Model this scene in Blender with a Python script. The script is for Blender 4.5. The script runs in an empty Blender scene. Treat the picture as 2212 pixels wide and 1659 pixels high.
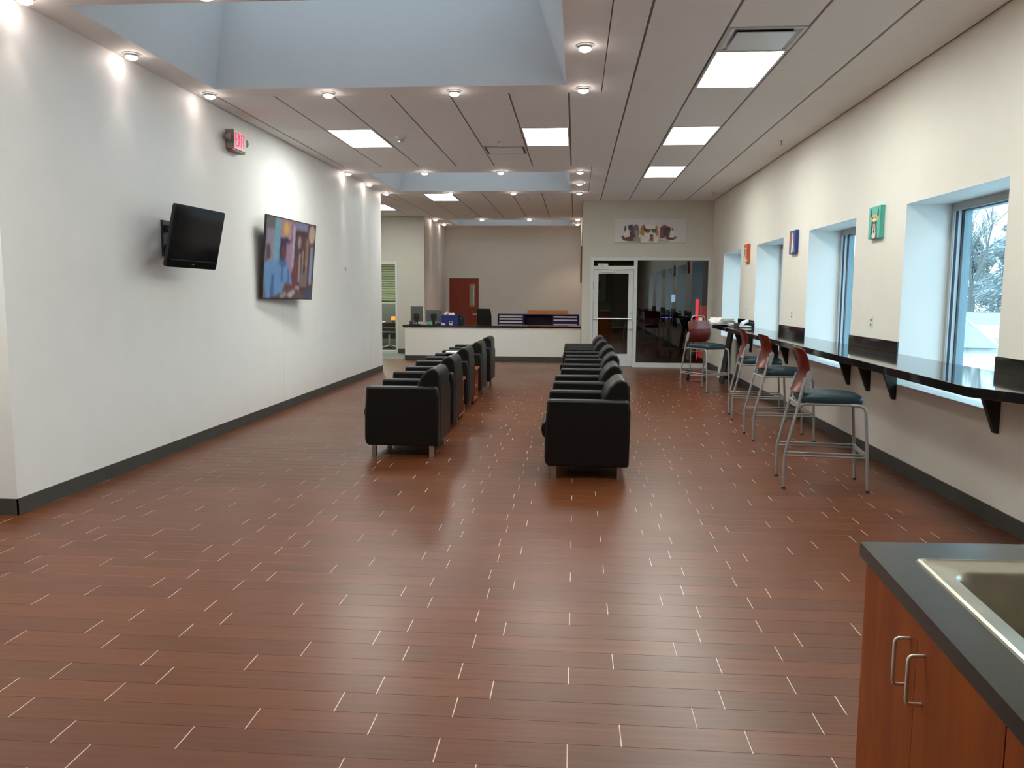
import bpy, bmesh, math, random
from mathutils import Vector, Matrix
R = random.Random(7)
SC = bpy.context.scene
COL = SC.collection
PI = math.pi

# ------------------------------------------------------------------ camera
cam_d = bpy.data.cameras.new('camera')
cam = bpy.data.objects.new('camera', cam_d)
COL.objects.link(cam)
SC.camera = cam
cam_d.sensor_fit = 'HORIZONTAL'
cam_d.sensor_width = 36.0
cam_d.lens = 1745.61 * 36.0 / 2212.0
cam_d.clip_start = 0.05
cam_d.clip_end = 400
r0 = (0.9969712958, 0.0775145366, 0.0063033277)
r1 = (0.0148255402, -0.1098653875, -0.9938359019)
r2 = (-0.0763442119, 0.9909193172, -0.1106818326)
m = Matrix(((r0[0], -r1[0], -r2[0]), (r0[1], -r1[1], -r2[1]), (r0[2], -r1[2], -r2[2]))).to_4x4()
m.translation = (0, 0, 1.59)
cam.matrix_world = m

# ------------------------------------------------------------------ view + world
SC.view_settings.view_transform = 'Standard'
SC.view_settings.look = 'None'
SC.view_settings.exposure = 1.15
SC.view_settings.gamma = 1.0
SC.view_settings.use_curve_mapping = False
SKY_COL = (0.70, 0.90, 1.0)
SKY_STR = 1.95
TROFFER = 12.0          # emission of the ceiling panels
SPOT_W = 5.0           # watts of each recessed spotlight
W = bpy.data.worlds.new('overcast_sky')
SC.world = W
W.use_nodes = True
nt = W.node_tree
nt.nodes.clear()
wo = nt.nodes.new('ShaderNodeOutputWorld')
wb = nt.nodes.new('ShaderNodeBackground')
tc = nt.nodes.new('ShaderNodeTexCoord')
nz = nt.nodes.new('ShaderNodeTexNoise')
nz.inputs['Scale'].default_value = 2.2
nz.inputs['Detail'].default_value = 4
cr = nt.nodes.new('ShaderNodeValToRGB')
cr.color_ramp.elements[0].position = 0.3
cr.color_ramp.elements[0].color = (SKY_COL[0]*0.82, SKY_COL[1]*0.9, SKY_COL[2]*0.97, 1)
cr.color_ramp.elements[1].position = 0.7
cr.color_ramp.elements[1].color = (SKY_COL[0]*1.15, SKY_COL[1]*1.05, SKY_COL[2], 1)
nt.links.new(tc.outputs['Generated'], nz.inputs['Vector'])
nt.links.new(nz.outputs['Fac'], cr.inputs['Fac'])
nt.links.new(cr.outputs['Color'], wb.inputs['Color'])
wb.inputs['Strength'].default_value = SKY_STR
nt.links.new(wb.outputs[0], wo.inputs['Surface'])
try:
    SC.cycles.max_bounces = 10
    SC.cycles.diffuse_bounces = 8
    SC.cycles.glossy_bounces = 4
    SC.cycles.transparent_max_bounces = 12
    SC.cycles.sample_clamp_indirect = 4.0
    SC.cycles.use_denoising = True
    SC.cycles.caustics_reflective = False
    SC.cycles.caustics_refractive = False
except Exception:
    pass

# ------------------------------------------------------------------ materials
MATS = {}
def mat(name, col, rough=0.5, metal=0.0, spec=0.5, noise=None, bump=None, emit=None, est=1.0, coat=0.0, rnoise=0.0):
    """noise=(scale, amount) colour mottling; bump=(scale, strength, distance)"""
    M = bpy.data.materials.new(name)
    M.use_nodes = True
    n = M.node_tree.nodes
    l = M.node_tree.links
    b = n['Principled BSDF']
    b.inputs['Base Color'].default_value = (*col, 1)
    b.inputs['Roughness'].default_value = rough
    b.inputs['Metallic'].default_value = metal
    b.inputs['Specular IOR Level'].default_value = spec
    if coat:
        b.inputs['Coat Weight'].default_value = coat
        b.inputs['Coat Roughness'].default_value = 0.1
    if emit:
        b.inputs['Emission Color'].default_value = (*emit, 1)
        b.inputs['Emission Strength'].default_value = est
    g = n.new('ShaderNodeTexCoord')
    if noise:
        t = n.new('ShaderNodeTexNoise'); t.inputs['Scale'].default_value = noise[0]; t.inputs['Detail'].default_value = 4
        l.new(g.outputs['Object'], t.inputs['Vector'])
        r = n.new('ShaderNodeValToRGB')
        a = noise[1]
        r.color_ramp.elements[0].position = 0.3; r.color_ramp.elements[1].position = 0.7
        r.color_ramp.elements[0].color = tuple(max(0, c*(1-a)) for c in col)+(1,)
        r.color_ramp.elements[1].color = tuple(min(1, c*(1+a)) for c in col)+(1,)
        l.new(t.outputs['Fac'], r.inputs['Fac']); l.new(r.outputs['Color'], b.inputs['Base Color'])
    if rnoise:
        t = n.new('ShaderNodeTexNoise'); t.inputs['Scale'].default_value = 1.7; t.inputs['Detail'].default_value = 3
        l.new(g.outputs['Object'], t.inputs['Vector'])
        q = n.new('ShaderNodeMapRange'); q.inputs['To Min'].default_value = rough-rnoise; q.inputs['To Max'].default_value = rough+rnoise
        l.new(t.outputs['Fac'], q.inputs['Value']); l.new(q.outputs[0], b.inputs['Roughness'])
    if bump:
        t = n.new('ShaderNodeTexNoise'); t.inputs['Scale'].default_value = bump[0]; t.inputs['Detail'].default_value = 3
        l.new(g.outputs['Object'], t.inputs['Vector'])
        u = n.new('ShaderNodeBump'); u.inputs['Strength'].default_value = bump[1]; u.inputs['Distance'].default_value = bump[2]
        l.new(t.outputs['Fac'], u.inputs['Height']); l.new(u.outputs[0], b.inputs['Normal'])
    MATS[name] = M
    return M

def emis(name, col, s):
    M = bpy.data.materials.new(name); M.use_nodes = True
    n = M.node_tree.nodes; n.clear()
    o = n.new('ShaderNodeOutputMaterial'); e = n.new('ShaderNodeEmission')
    e.inputs[0].default_value = (*col, 1); e.inputs[1].default_value = s
    M.node_tree.links.new(e.outputs[0], o.inputs[0])
    MATS[name] = M
    return M

def wood(name, dark, light, scale=(1, 1, 8), rough=0.35, axis='z', island=False):
    M = bpy.data.materials.new(name); M.use_nodes = True
    n = M.node_tree.nodes; l = M.node_tree.links; b = n['Principled BSDF']
    g = n.new('ShaderNodeTexCoord'); mp = n.new('ShaderNodeMapping')
    mp.inputs['Scale'].default_value = scale
    l.new(g.outputs['Object'], mp.inputs['Vector'])
    t = n.new('ShaderNodeTexNoise'); t.inputs['Scale'].default_value = 3; t.inputs['Detail'].default_value = 6; t.inputs['Distortion'].default_value = 0.6
    l.new(mp.outputs[0], t.inputs['Vector'])
    r = n.new('ShaderNodeValToRGB')
    r.color_ramp.elements[0].position = 0.32; r.color_ramp.elements[1].position = 0.68
    r.color_ramp.elements[0].color = (*dark, 1); r.color_ramp.elements[1].color = (*light, 1)
    l.new(t.outputs['Fac'], r.inputs['Fac']); l.new(r.outputs[0], b.inputs['Base Color'])
    b.inputs['Roughness'].default_value = rough
    MATS[name] = M
    return M

def plank_mat(name, island):
    """wood-look porcelain plank: per-piece tone, grain along x, satin sheen"""
    M = bpy.data.materials.new(name); M.use_nodes = True
    n = M.node_tree.nodes; l = M.node_tree.links; b = n['Principled BSDF']
    geo = n.new('ShaderNodeNewGeometry')
    if island:
        rnd = geo.outputs['Random Per Island']
    else:
        oi = n.new('ShaderNodeObjectInfo'); rnd = oi.outputs['Random']
    mp = n.new('ShaderNodeMapping'); mp.inputs['Scale'].default_value = (1.3, 38, 1)
    l.new(geo.outputs['Position'], mp.inputs['Vector'])
    ad = n.new('ShaderNodeVectorMath'); ad.operation = 'ADD'
    cb = n.new('ShaderNodeCombineXYZ'); mu = n.new('ShaderNodeMath'); mu.operation = 'MULTIPLY'; mu.inputs[1].default_value = 40
    l.new(rnd, mu.inputs[0]); l.new(mu.outputs[0], cb.inputs[2]); l.new(mu.outputs[0], cb.inputs[0])
    l.new(mp.outputs[0], ad.inputs[0]); l.new(cb.outputs[0], ad.inputs[1])
    t = n.new('ShaderNodeTexNoise'); t.inputs['Scale'].default_value = 1.5; t.inputs['Detail'].default_value = 5
    l.new(ad.outputs[0], t.inputs['Vector'])
    r = n.new('ShaderNodeValToRGB')
    r.color_ramp.elements[0].position = 0.25; r.color_ramp.elements[1].position = 0.8
    r.color_ramp.elements[0].color = (0.100, 0.025, 0.006, 1); r.color_ramp.elements[1].color = (0.160, 0.046, 0.013, 1)
    l.new(t.outputs['Fac'], r.inputs['Fac'])
    hv = n.new('ShaderNodeHueSaturation')
    vr = n.new('ShaderNodeMapRange'); vr.inputs['To Min'].default_value = 0.86; vr.inputs['To Max'].default_value = 1.12
    l.new(rnd, vr.inputs['Value']); l.new(vr.outputs[0], hv.inputs['Value']); l.new(r.outputs[0], hv.inputs['Color'])
    l.new(hv.outputs[0], b.inputs['Base Color'])
    # large scuffed zones change the sheen
    t2 = n.new('ShaderNodeTexNoise'); t2.inputs['Scale'].default_value = 0.55; t2.inputs['Detail'].default_value = 5
    l.new(geo.outputs['Position'], t2.inputs['Vector'])
    q = n.new('ShaderNodeMapRange'); q.inputs['From Min'].default_value = 0.3; q.inputs['From Max'].default_value = 0.7
    q.inputs['To Min'].default_value = 0.30; q.inputs['To Max'].default_value = 0.40
    l.new(t2.outputs['Fac'], q.inputs['Value']); l.new(q.outputs[0], b.inputs['Roughness'])
    b.inputs['Specular IOR Level'].default_value = 0.5
    u = n.new('ShaderNodeBump'); u.inputs['Strength'].default_value = 0.08; u.inputs['Distance'].default_value = 0.002
    l.new(t.outputs['Fac'], u.inputs['Height']); l.new(u.outputs[0], b.inputs['Normal'])
    MATS[name] = M
    return M

def glass_mat(name, tint, base=0.04, power=5.0):
    """thin pane: transparent with a Fresnel mirror on top"""
    M = bpy.data.materials.new(name); M.use_nodes = True
    n = M.node_tree.nodes; l = M.node_tree.links; n.clear()
    o = n.new('ShaderNodeOutputMaterial'); mx = n.new('ShaderNodeMixShader')
    tr = n.new('ShaderNodeBsdfTransparent'); tr.inputs[0].default_value = (*tint, 1)
    gl = n.new('ShaderNodeBsdfGlossy'); gl.inputs['Roughness'].default_value = 0.01
    fr = n.new('ShaderNodeLayerWeight'); fr.inputs['Blend'].default_value = 0.5
    pw = n.new('ShaderNodeMath'); pw.operation = 'POWER'; pw.inputs[1].default_value = 5
    ml = n.new('ShaderNodeMath'); ml.operation = 'MULTIPLY_ADD'; ml.inputs[1].default_value = 0.9; ml.inputs[2].default_value = base*power; ml.use_clamp = True
    l.new(fr.outputs['Facing'], pw.inputs[0]); l.new(pw.outputs[0], ml.inputs[0]); l.new(ml.outputs[0], mx.inputs[0])
    l.new(tr.outputs[0], mx.inputs[1]); l.new(gl.outputs[0], mx.inputs[2]); l.new(mx.outputs[0], o.inputs[0])
    MATS[name] = M
    return M

def paint_mat(name, rough=0.5, emission=0.0):
    """flat print: colours stored on the mesh"""
    M = bpy.data.materials.new(name); M.use_nodes = True
    n = M.node_tree.nodes; l = M.node_tree.links; b = n['Principled BSDF']
    a = n.new('ShaderNodeVertexColor'); a.layer_name = 'print'
    b.inputs['Roughness'].default_value = rough
    if emission:
        b.inputs['Base Color'].default_value = (0.01, 0.01, 0.01, 1)
        l.new(a.outputs[0], b.inputs['Emission Color']); b.inputs['Emission Strength'].default_value = emission
    else:
        l.new(a.outputs[0], b.inputs['Base Color'])
    MATS[name] = M
    return M

plank_mat('plank_tile', False); plank_mat('plank_tile_far', True)
mat('grout', (0.66, 0.54, 0.45), 0.8)
mat('wall_grey', (0.82, 0.81, 0.79), 0.55, noise=(3, 0.015), bump=(220, 0.05, 0.001))
mat('wall_cream', (0.80, 0.765, 0.69), 0.55, noise=(3, 0.015), bump=(220, 0.05, 0.001))
mat('wall_taupe', (0.74, 0.69, 0.61), 0.6, noise=(3, 0.015), bump=(220, 0.05, 0.001))
mat('wall_taupe_shaded', (0.62, 0.59, 0.52), 0.6, noise=(3, 0.015), bump=(220, 0.05, 0.001))  # darker copy of the taupe; dim light on camera-facing walls put into colour
mat('reveal_white', (0.82, 0.83, 0.83), 0.5, noise=(3, 0.01))
mat('skim_white', (0.93, 0.91, 0.89), 0.7, noise=(2, 0.02))
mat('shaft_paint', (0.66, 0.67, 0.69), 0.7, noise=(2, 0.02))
mat('ceiling_tile', (0.95, 0.94, 0.92), 0.85, noise=(90, 0.05), bump=(260, 0.25, 0.001))
mat('grid_metal', (0.22, 0.21, 0.20), 0.6)
mat('base_rubber', (0.055, 0.053, 0.047), 0.5, noise=(6, 0.1))
mat('leather', (0.0022, 0.0020, 0.0021), 0.38, spec=0.38, noise=(14, 0.2), bump=(150, 0.12, 0.002))
mat('steel', (0.55, 0.56, 0.57), 0.28, 1.0)
mat('brushed', (0.50, 0.43, 0.43), 0.3, 1.0, noise=(30, 0.06), rnoise=0.06)
mat('stool_grey', (0.34, 0.345, 0.345), 0.36, 0.35)
mat('handle_steel', (0.80, 0.78, 0.74), 0.38, 0.35)
mat('basin_steel', (0.52, 0.49, 0.41), 0.36, 0.9, noise=(9, 0.12), rnoise=0.05)
mat('rubber', (0.02, 0.017, 0.015), 0.6)
mat('stool_back', (0.12, 0.014, 0.008), 0.25, noise=(10, 0.15))
mat('stool_seat', (0.012, 0.034, 0.045), 0.42, noise=(20, 0.12), bump=(200, 0.1, 0.001))
mat('black_laminate', (0.010, 0.0095, 0.0095), 0.06, noise=(60, 0.2), rnoise=0.02)
mat('black_satin', (0.012, 0.011, 0.011), 0.5)
mat('sink_top', (0.020, 0.020, 0.018), 0.28, spec=0.26, noise=(80, 0.25))
wood('cherry', (0.20, 0.035, 0.002), (0.29, 0.062, 0.004), (6, 6, 1), 0.5)
MATS['cherry'].node_tree.nodes['Principled BSDF'].inputs['Specular IOR Level'].default_value = 0.3
wood('cherry_door', (0.22, 0.022, 0.003), (0.29, 0.034, 0.005), (6, 6, 1), 0.45)
wood('table_wood', (0.22, 0.05, 0.018), (0.33, 0.09, 0.03), (1, 6, 6), 0.35)
wood('stand_wood', (0.16, 0.06, 0.03), (0.26, 0.11, 0.05), (6, 6, 1), 0.4)
mat('desk_white', (0.88, 0.87, 0.82), 0.45)
mat('plastic_black', (0.012, 0.012, 0.013), 0.3)
mat('tv_gloss', (0.008, 0.008, 0.009), 0.1)
mat('plastic_grey', (0.10, 0.11, 0.11), 0.4)
mat('plastic_white', (0.75, 0.74, 0.70), 0.4)
mat('blue_metal', (0.004, 0.008, 0.12), 0.4)
mat('blue_box', (0.006, 0.02, 0.16), 0.5)
mat('shade_navy', (0.003, 0.004, 0.022), 0.6)  # darkened blue for the shade inside the open cabinet bay
mat('strip_white', (0.62, 0.60, 0.62), 0.5)
mat('cardboard', (0.50, 0.23, 0.08), 0.7, noise=(12, 0.1))
mat('paper', (0.78, 0.77, 0.74), 0.7, noise=(25, 0.18))
mat('paper_grey', (0.45, 0.43, 0.42), 0.7, noise=(30, 0.3))
mat('frame_white', (0.70, 0.71, 0.69), 0.4)
mat('alu', (0.62, 0.72, 0.77), 0.4, 0.1)
mat('alu_warm', (0.40, 0.39, 0.37), 0.45, 0.2)
mat('alu_blue', (0.24, 0.36, 0.44), 0.4, 0.1)
mat('gasket', (0.004, 0.012, 0.05), 0.4)
mat('dark_room', (0.022, 0.020, 0.017), 0.8)  # near-black colour stands in for the unlit room's darkness
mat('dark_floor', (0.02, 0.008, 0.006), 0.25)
mat('navy_carpet', (0.015, 0.013, 0.03), 0.95)
mat('office_wall', (0.30, 0.32, 0.23), 0.7)
mat('grey_floor', (0.20, 0.23, 0.22), 0.3, noise=(4, 0.08))
mat('teal_paint', (0.09, 0.47, 0.38), 0.55, noise=(12, 0.1))
mat('navy_paint', (0.02, 0.05, 0.22), 0.55, noise=(12, 0.1))
mat('orange_paint', (0.55, 0.085, 0.02), 0.55, noise=(12, 0.15))
mat('bounce_ground', (0.68, 0.70, 0.70), 0.6, noise=(1, 0.1))  # outdoor ground, colour raised to bounce more daylight up to the ceiling
mat('car_white', (0.80, 0.85, 0.86), 0.2, coat=1.0)
mat('car_glass', (0.42, 0.52, 0.56), 0.15)
mat('bark', (0.12, 0.13, 0.13), 0.9)
mat('needle_haze', (0.25, 0.30, 0.32), 0.9, noise=(2, 0.3))  # needles with grey-blue distance haze put into their colour
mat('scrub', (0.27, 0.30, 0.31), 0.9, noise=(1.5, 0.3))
mat('metal_white', (0.62, 0.62, 0.60), 0.35)
mat('mirror_white', (0.80, 0.82, 0.84), 0.2)
mat('exit_face', (0.80, 0.79, 0.76), 0.5)
mat('exit_grey', (0.25, 0.22, 0.20), 0.6)
mat('gold', (0.45, 0.20, 0.08), 0.4)
emis('exit_red', (1.0, 0.04, 0.10), 1.1)
emis('panel_glow', (0.96, 1.0, 0.94), TROFFER)
emis('spot_glow', (1.0, 0.86, 0.78), 20.0)
emis('neon_red', (1.0, 0.004, 0.004), 1.6)
emis('glow_red_soft', (0.9, 0.03, 0.02), 0.35)
emis('screen_blue', (0.35, 0.6, 1.0), 1.2)
emis('screen_orange', (1.0, 0.25, 0.03), 1.6)
emis('glow_violet', (0.25, 0.15, 1.0), 2.0)
glass_mat('window_glass', (0.86, 0.96, 0.98), power=1.2)
glass_mat('storefront_glass', (0.50, 0.50, 0.49), power=2.8)
glass_mat('office_glass', (0.75, 0.78, 0.74), power=1.5)
glass_mat('skylight_acrylic', (0.33, 0.33, 0.33), power=1.0)
paint_mat('print_matte', 0.6); paint_mat('print_screen', 0.15, 0.34)

# ------------------------------------------------------------------ mesh builder
class MB:
    def __init__(s): s.v = []; s.f = []; s.mi = []; s.mats = []; s.cur = 0
    def use(s, name):
        if name not in s.mats: s.mats.append(name)
        s.cur = s.mats.index(name); return s
    def add(s, vs, fs):
        o = len(s.v); s.v += [tuple(v) for v in vs]
        for f in fs: s.f.append(tuple(i+o for i in f)); s.mi.append(s.cur)
        return s
    def box(s, x0, y0, z0, x1, y1, z1, M=None):
        x0, x1 = min(x0, x1), max(x0, x1); y0, y1 = min(y0, y1), max(y0, y1); z0, z1 = min(z0, z1), max(z0, z1)
        v = [Vector(p) for p in ((x0,y0,z0),(x1,y0,z0),(x1,y1,z0),(x0,y1,z0),(x0,y0,z1),(x1,y0,z1),(x1,y1,z1),(x0,y1,z1))]
        if M: v = [M @ p for p in v]
        return s.add(v, [(0,3,2,1),(4,5,6,7),(0,1,5,4),(1,2,6,5),(2,3,7,6),(3,0,4,7)])
    def prism(s, pts, axis, lo, hi, M=None):
        n = len(pts); a = 0
        for i in range(n):
            x0, y0 = pts[i]; x1, y1 = pts[(i+1) % n]; a += x0*y1-x1*y0
        if axis == 'y': a = -a
        if a < 0: pts = pts[::-1]
        def P(p, t):
            if axis == 'y': return Vector((p[0], t, p[1]))
            if axis == 'x': return Vector((t, p[0], p[1]))
            return Vector((p[0], p[1], t))
        v = [P(p, lo) for p in pts]+[P(p, hi) for p in pts]
        if M: v = [M @ p for p in v]
        fs = [tuple(range(n-1, -1, -1)), tuple(range(n, 2*n))]+[(i, (i+1) % n, n+(i+1) % n, n+i) for i in range(n)]
        return s.add(v, fs)
    def tube(s, path, r, n=8, cap=True, closed=False):
        P = [Vector(p) for p in path]; k = len(P)
        rs = r if isinstance(r, (list, tuple)) else [r]*k
        vs = []; up = None
        for i in range(k):
            if closed: d = (P[(i+1) % k]-P[i-1]).normalized()
            elif i == 0: d = (P[1]-P[0]).normalized()
            elif i == k-1: d = (P[-1]-P[-2]).normalized()
            else: d = ((P[i+1]-P[i]).normalized()+(P[i]-P[i-1]).normalized()).normalized()
            if up is None:
                up = Vector((0,0,1)) if abs(d.z) < 0.9 else Vector((1,0,0))
            a = d.cross(up).normalized(); b = a.cross(d).normalized(); up = b
            for j in range(n):
                t = 2*PI*j/n; vs.append(P[i]+(a*math.cos(t)+b*math.sin(t))*rs[i])
        fs = []
        for i in range(k if closed else k-1):
            for j in range(n):
                i2 = (i+1) % k
                fs.append((i*n+j, i*n+(j+1) % n, i2*n+(j+1) % n, i2*n+j))
        if cap and not closed:
            fs.append(tuple(range(n-1, -1, -1))); fs.append(tuple((k-1)*n+j for j in range(n)))
        fs = [f[::-1] for f in fs]
        return s.add(vs, fs)
    def lathe(s, prof, n=20, c=(0,0,0), M=None):
        vs = []
        for r, z in prof:
            for j in range(n):
                t = 2*PI*j/n; p = Vector((r*math.cos(t), r*math.sin(t), z))
                if M: p = M @ p
                vs.append(p+Vector(c))
        fs = [(i*n+j, i*n+(j+1) % n, (i+1)*n+(j+1) % n, (i+1)*n+j) for i in range(len(prof)-1) for j in range(n)]
        fs.append(tuple(range(n-1, -1, -1))); fs.append(tuple((len(prof)-1)*n+j for j in range(n)))
        return s.add(vs, fs)
    def mesh(s, name, bevel=0, seg=2, smooth=False, fix=False):
        me = bpy.data.meshes.new(name)
        me.from_pydata(s.v, [], s.f)
        for mm in (s.mats or ['plastic_grey']): me.materials.append(MATS[mm])
        me.polygons.foreach_set('material_index', s.mi)
        if bevel or fix:
            bm = bmesh.new(); bm.from_mesh(me)
            if fix: bmesh.ops.recalc_face_normals(bm, faces=bm.faces)
            if bevel:
                es = [e for e in bm.edges if len(e.link_faces) == 2 and e.calc_face_angle(0) > 0.5]
                bmesh.ops.bevel(bm, geom=es, offset=bevel, segments=seg, affect='EDGES', profile=0.5, clamp_overlap=True)
            bm.to_mesh(me); bm.free()
        if smooth or bevel:
            me.polygons.foreach_set('use_smooth', [True]*len(me.polygons))
            me.set_sharp_from_angle(angle=math.radians(50 if bevel else 40))
        me.update()
        return me
    def build(s, name, parent=None, **k):
        o = bpy.data.objects.new(name, s.mesh(name, **k)); COL.objects.link(o)
        if parent: o.parent = parent
        if k.get('bevel'):
            wn_ = o.modifiers.new('weighted_normal', 'WEIGHTED_NORMAL'); wn_.keep_sharp = True; wn_.weight = 100
        return o

def B(name, m, args, parent=None, **k):
    q = MB().use(m)
    if isinstance(args[0], (int, float)): args = [args]
    for a in args: q.box(*a)
    return q.build(name, parent, **k)

def tag(o, label=None, cat=None, group=None, kind=None):
    if label: o['label'] = label
    if cat: o['category'] = cat
    if group: o['group'] = group
    if kind: o['kind'] = kind
    return o
def struct(o): o['kind'] = 'structure'; return o
def thing(name, loc, label, cat, rz=0, group=None):
    o = bpy.data.objects.new(name, None); COL.objects.link(o)
    o.location = loc; o.rotation_euler = (0, 0, rz); o.empty_display_size = 0.1
    return tag(o, label, cat, group)
def kids(o): return [c for c in bpy.data.objects if c.parent == o]
def copy_tree(o, kidmap, parent=None):
    c = o.copy(); COL.objects.link(c)
    if parent: c.parent = parent
    for ch in kidmap.get(o.name, []): copy_tree(ch, kidmap, c)
    return c
def kid_map():
    d = {}
    for o in bpy.data.objects:
        if o.parent: d.setdefault(o.parent.name, []).append(o)
    return d

def raster(name, w, h, bg, ops, nx, ny, matname, parent, M, noise=0.05, seed=1, blur=0):
    """flat printed image on a grid in the local xz plane (x right, z up), facing -y; ops painted in order, uv 0..1, v down"""
    rr = random.Random(seed)
    def inside(op, u, v):
        k = op[0]
        if k == 'r': return op[1] <= u <= op[3] and op[2] <= v <= op[4]
        if k == 'e': return ((u-op[1])/op[3])**2+((v-op[2])/op[4])**2 <= 1
        pts = op[1]; c = False; j = len(pts)-1
        for i in range(len(pts)):
            (xi, yi), (xj, yj) = pts[i], pts[j]
            if (yi > v) != (yj > v) and u < (xj-xi)*(v-yi)/(yj-yi)+xi: c = not c
            j = i
        return c
    vs = []; cols = []
    for j in range(ny+1):
        for i in range(nx+1):
            u = i/nx; v = j/ny
            c = bg
            uu = u+rr.uniform(-.004, .004); vv = v+rr.uniform(-.004, .004)
            for op in ops:
                if inside(op, uu, vv): c = op[-1]
            k = 1+rr.uniform(-noise, noise)
            cols += [c[0]*k, c[1]*k, c[2]*k, 1.0]
            vs.append(M @ Vector(((u-.5)*w, 0, (.5-v)*h)))
    for _ in range(blur):
        new = cols[:]
        for j in range(ny+1):
            for i in range(nx+1):
                for c_ in range(3):
                    a_ = 0; n_ = 0
                    for dj in (-1, 0, 1):
                        for di in (-1, 0, 1):
                            jj, ii = j+dj, i+di
                            if 0 <= jj <= ny and 0 <= ii <= nx: a_ += cols[(jj*(nx+1)+ii)*4+c_]; n_ += 1
                    new[(j*(nx+1)+i)*4+c_] = a_/n_
        cols = new
    fs = [(j*(nx+1)+i, (j+1)*(nx+1)+i, (j+1)*(nx+1)+i+1, j*(nx+1)+i+1) for j in range(ny) for i in range(nx)]
    me = bpy.data.meshes.new(name); me.from_pydata(vs, [], fs); me.materials.append(MATS[matname])
    at = me.color_attributes.new('print', 'FLOAT_COLOR', 'POINT'); at.data.foreach_set('color', cols)
    o = bpy.data.objects.new(name, me); COL.objects.link(o); o.parent = parent
    return o

# ------------------------------------------------------------------ key planes
XL, XR = -3.94, 2.96
YLN, YLE = 5.34, 16.35        # left wall near corner and far end
YB = 17.95                    # storefront wall
ZC = 3.61
YBK = 24.8                    # back wall of the reception bay
XS = 0.15                     # side wall right of the reception bay

# ------------------------------------------------------------------ floor
TL, TS, TW = 0.914, 0.457, 0.1495
slab = MB().use('grout').box(-8, -3.6, -0.12, 3.6, 25, -0.0010)
floor = struct(slab.build('floor'))
starts = [-0.004, -0.727, -0.44, -0.312]
GX, GY = 0.0042, 0.0012
plank_cache = {}
def plank_mesh(L):
    k = round(L, 3)
    if k not in plank_cache:
        q = MB().use('plank_tile'); a = L/2-GX/2; b = TW/2-GY/2; t = 0.0007
        q.add([(-a,-b,-.008),(a,-b,-.008),(a,b,-.008),(-a,b,-.008),(-a,-b,-t),(a,-b,-t),(a,b,-t),(-a,b,-t),
               (-a+t,-b+t,0),(a-t,-b+t,0),(a-t,b-t,0),(-a+t,b-t,0)],
              [(0,1,5,4),(1,2,6,5),(2,3,7,6),(3,0,4,7),(4,5,9,8),(5,6,10,9),(6,7,11,10),(7,4,8,11),(8,9,10,11)])
        plank_cache[k] = q.mesh('plank')
    return plank_cache[k]
far = MB().use('plank_tile_far')
cells = []
nrow0 = 38
for k in range(-nrow0, 145):
    y0 = 2.7225-TW+k*TW
    s = starts[k % 4]+(0 if k < 40 else ((k*37) % 11-5)*0.012)
    yc = y0+TW/2
    if yc > 24.75 or yc < -3.5: continue
    xlo = XL-0.015 if (yc > YLN+0.05 and yc < YLE) else (-6.0 if yc < YLN+.05 else (-8.0 if yc < 21.2 else -3.95))
    if yc > 19.35: xlo = -4.06 if yc < 21.2 else -3.95
    xhi = XR+0.015 if yc < YB+.03 else XS
    x = s-9*(TL+TS)
    while x < xhi:
        for L in (TL, TS):
            a, b = max(x, xlo), min(x+L, xhi)
            if b-a > 0.02: cells.append((a, b, yc))
            x += L
def vis(c):
    a, b, y = c
    if y < 2.2: return False
    # inside the camera cone
    l = -0.56*y-0.35; r = 0.73*y+0.1
    if y < 3.6: r = min(r, 1.0)
    return b > l and a < r and (b < 3 and a > -6)
near = sorted([c for c in cells if vis(c)], key=lambda c: c[2])[:300]
ns = set(near)
for c in near:
    a, b, y = c
    o = bpy.data.objects.new('plank', plank_mesh(b-a)); COL.objects.link(o)
    o.location = ((a+b)/2, y, 0); o.parent = floor
for c in cells:
    if c in ns: continue
    a, b, y = c
    a += GX/2; b -= GX/2; p = y-TW/2+GY/2; q = y+TW/2-GY/2; t = .0007
    far.add([(a,p,-.006),(b,p,-.006),(b,q,-.006),(a,q,-.006),(a+t,p+t,0),(b-t,p+t,0),(b-t,q-t,0),(a+t,q-t,0)],
            [(0,1,5,4),(1,2,6,5),(2,3,7,6),(3,0,4,7),(4,5,6,7)])
tag(far.build('plank_field', floor), 'joined wood-look floor planks farther away and behind the camera', kind='stuff')
gf = MB().use('grey_floor').box(-8, 19.35, -.006, -4.065, 21.28, .001).build('grey_floor_patch', floor)  # separate grey patch of floor at the far left

# ------------------------------------------------------------------ walls
struct(B('wall_left', 'wall_grey', [(-4.19, YLN, 0, XL, YLE, ZC+.1), (-6.1, YLN, 0, -4.19, YLN+.2, ZC+.1), (-6.15, -3.6, 0, -6.0, YLN+.2, ZC+.1)]))
bl = struct(B('baseboard_left', 'base_rubber', [(XL, YLN-.009, .0, XL+.009, YLE+.009, .118), (-6.0, YLN-.009, 0, XL+.009, YLN, .118),
                                           (-4.19, YLE, 0, XL+.009, YLE+.009, .118), (-6, -3.6, 0, -5.991, YLN, .118)]))
wl = bpy.data.objects['wall_left']
for y in (10.68, 5.98+9.4):
    B('panel_seam', 'wall_taupe', (XL, y-.0015, .12, XL+.0012, y+.0015, ZC), wl)
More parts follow.
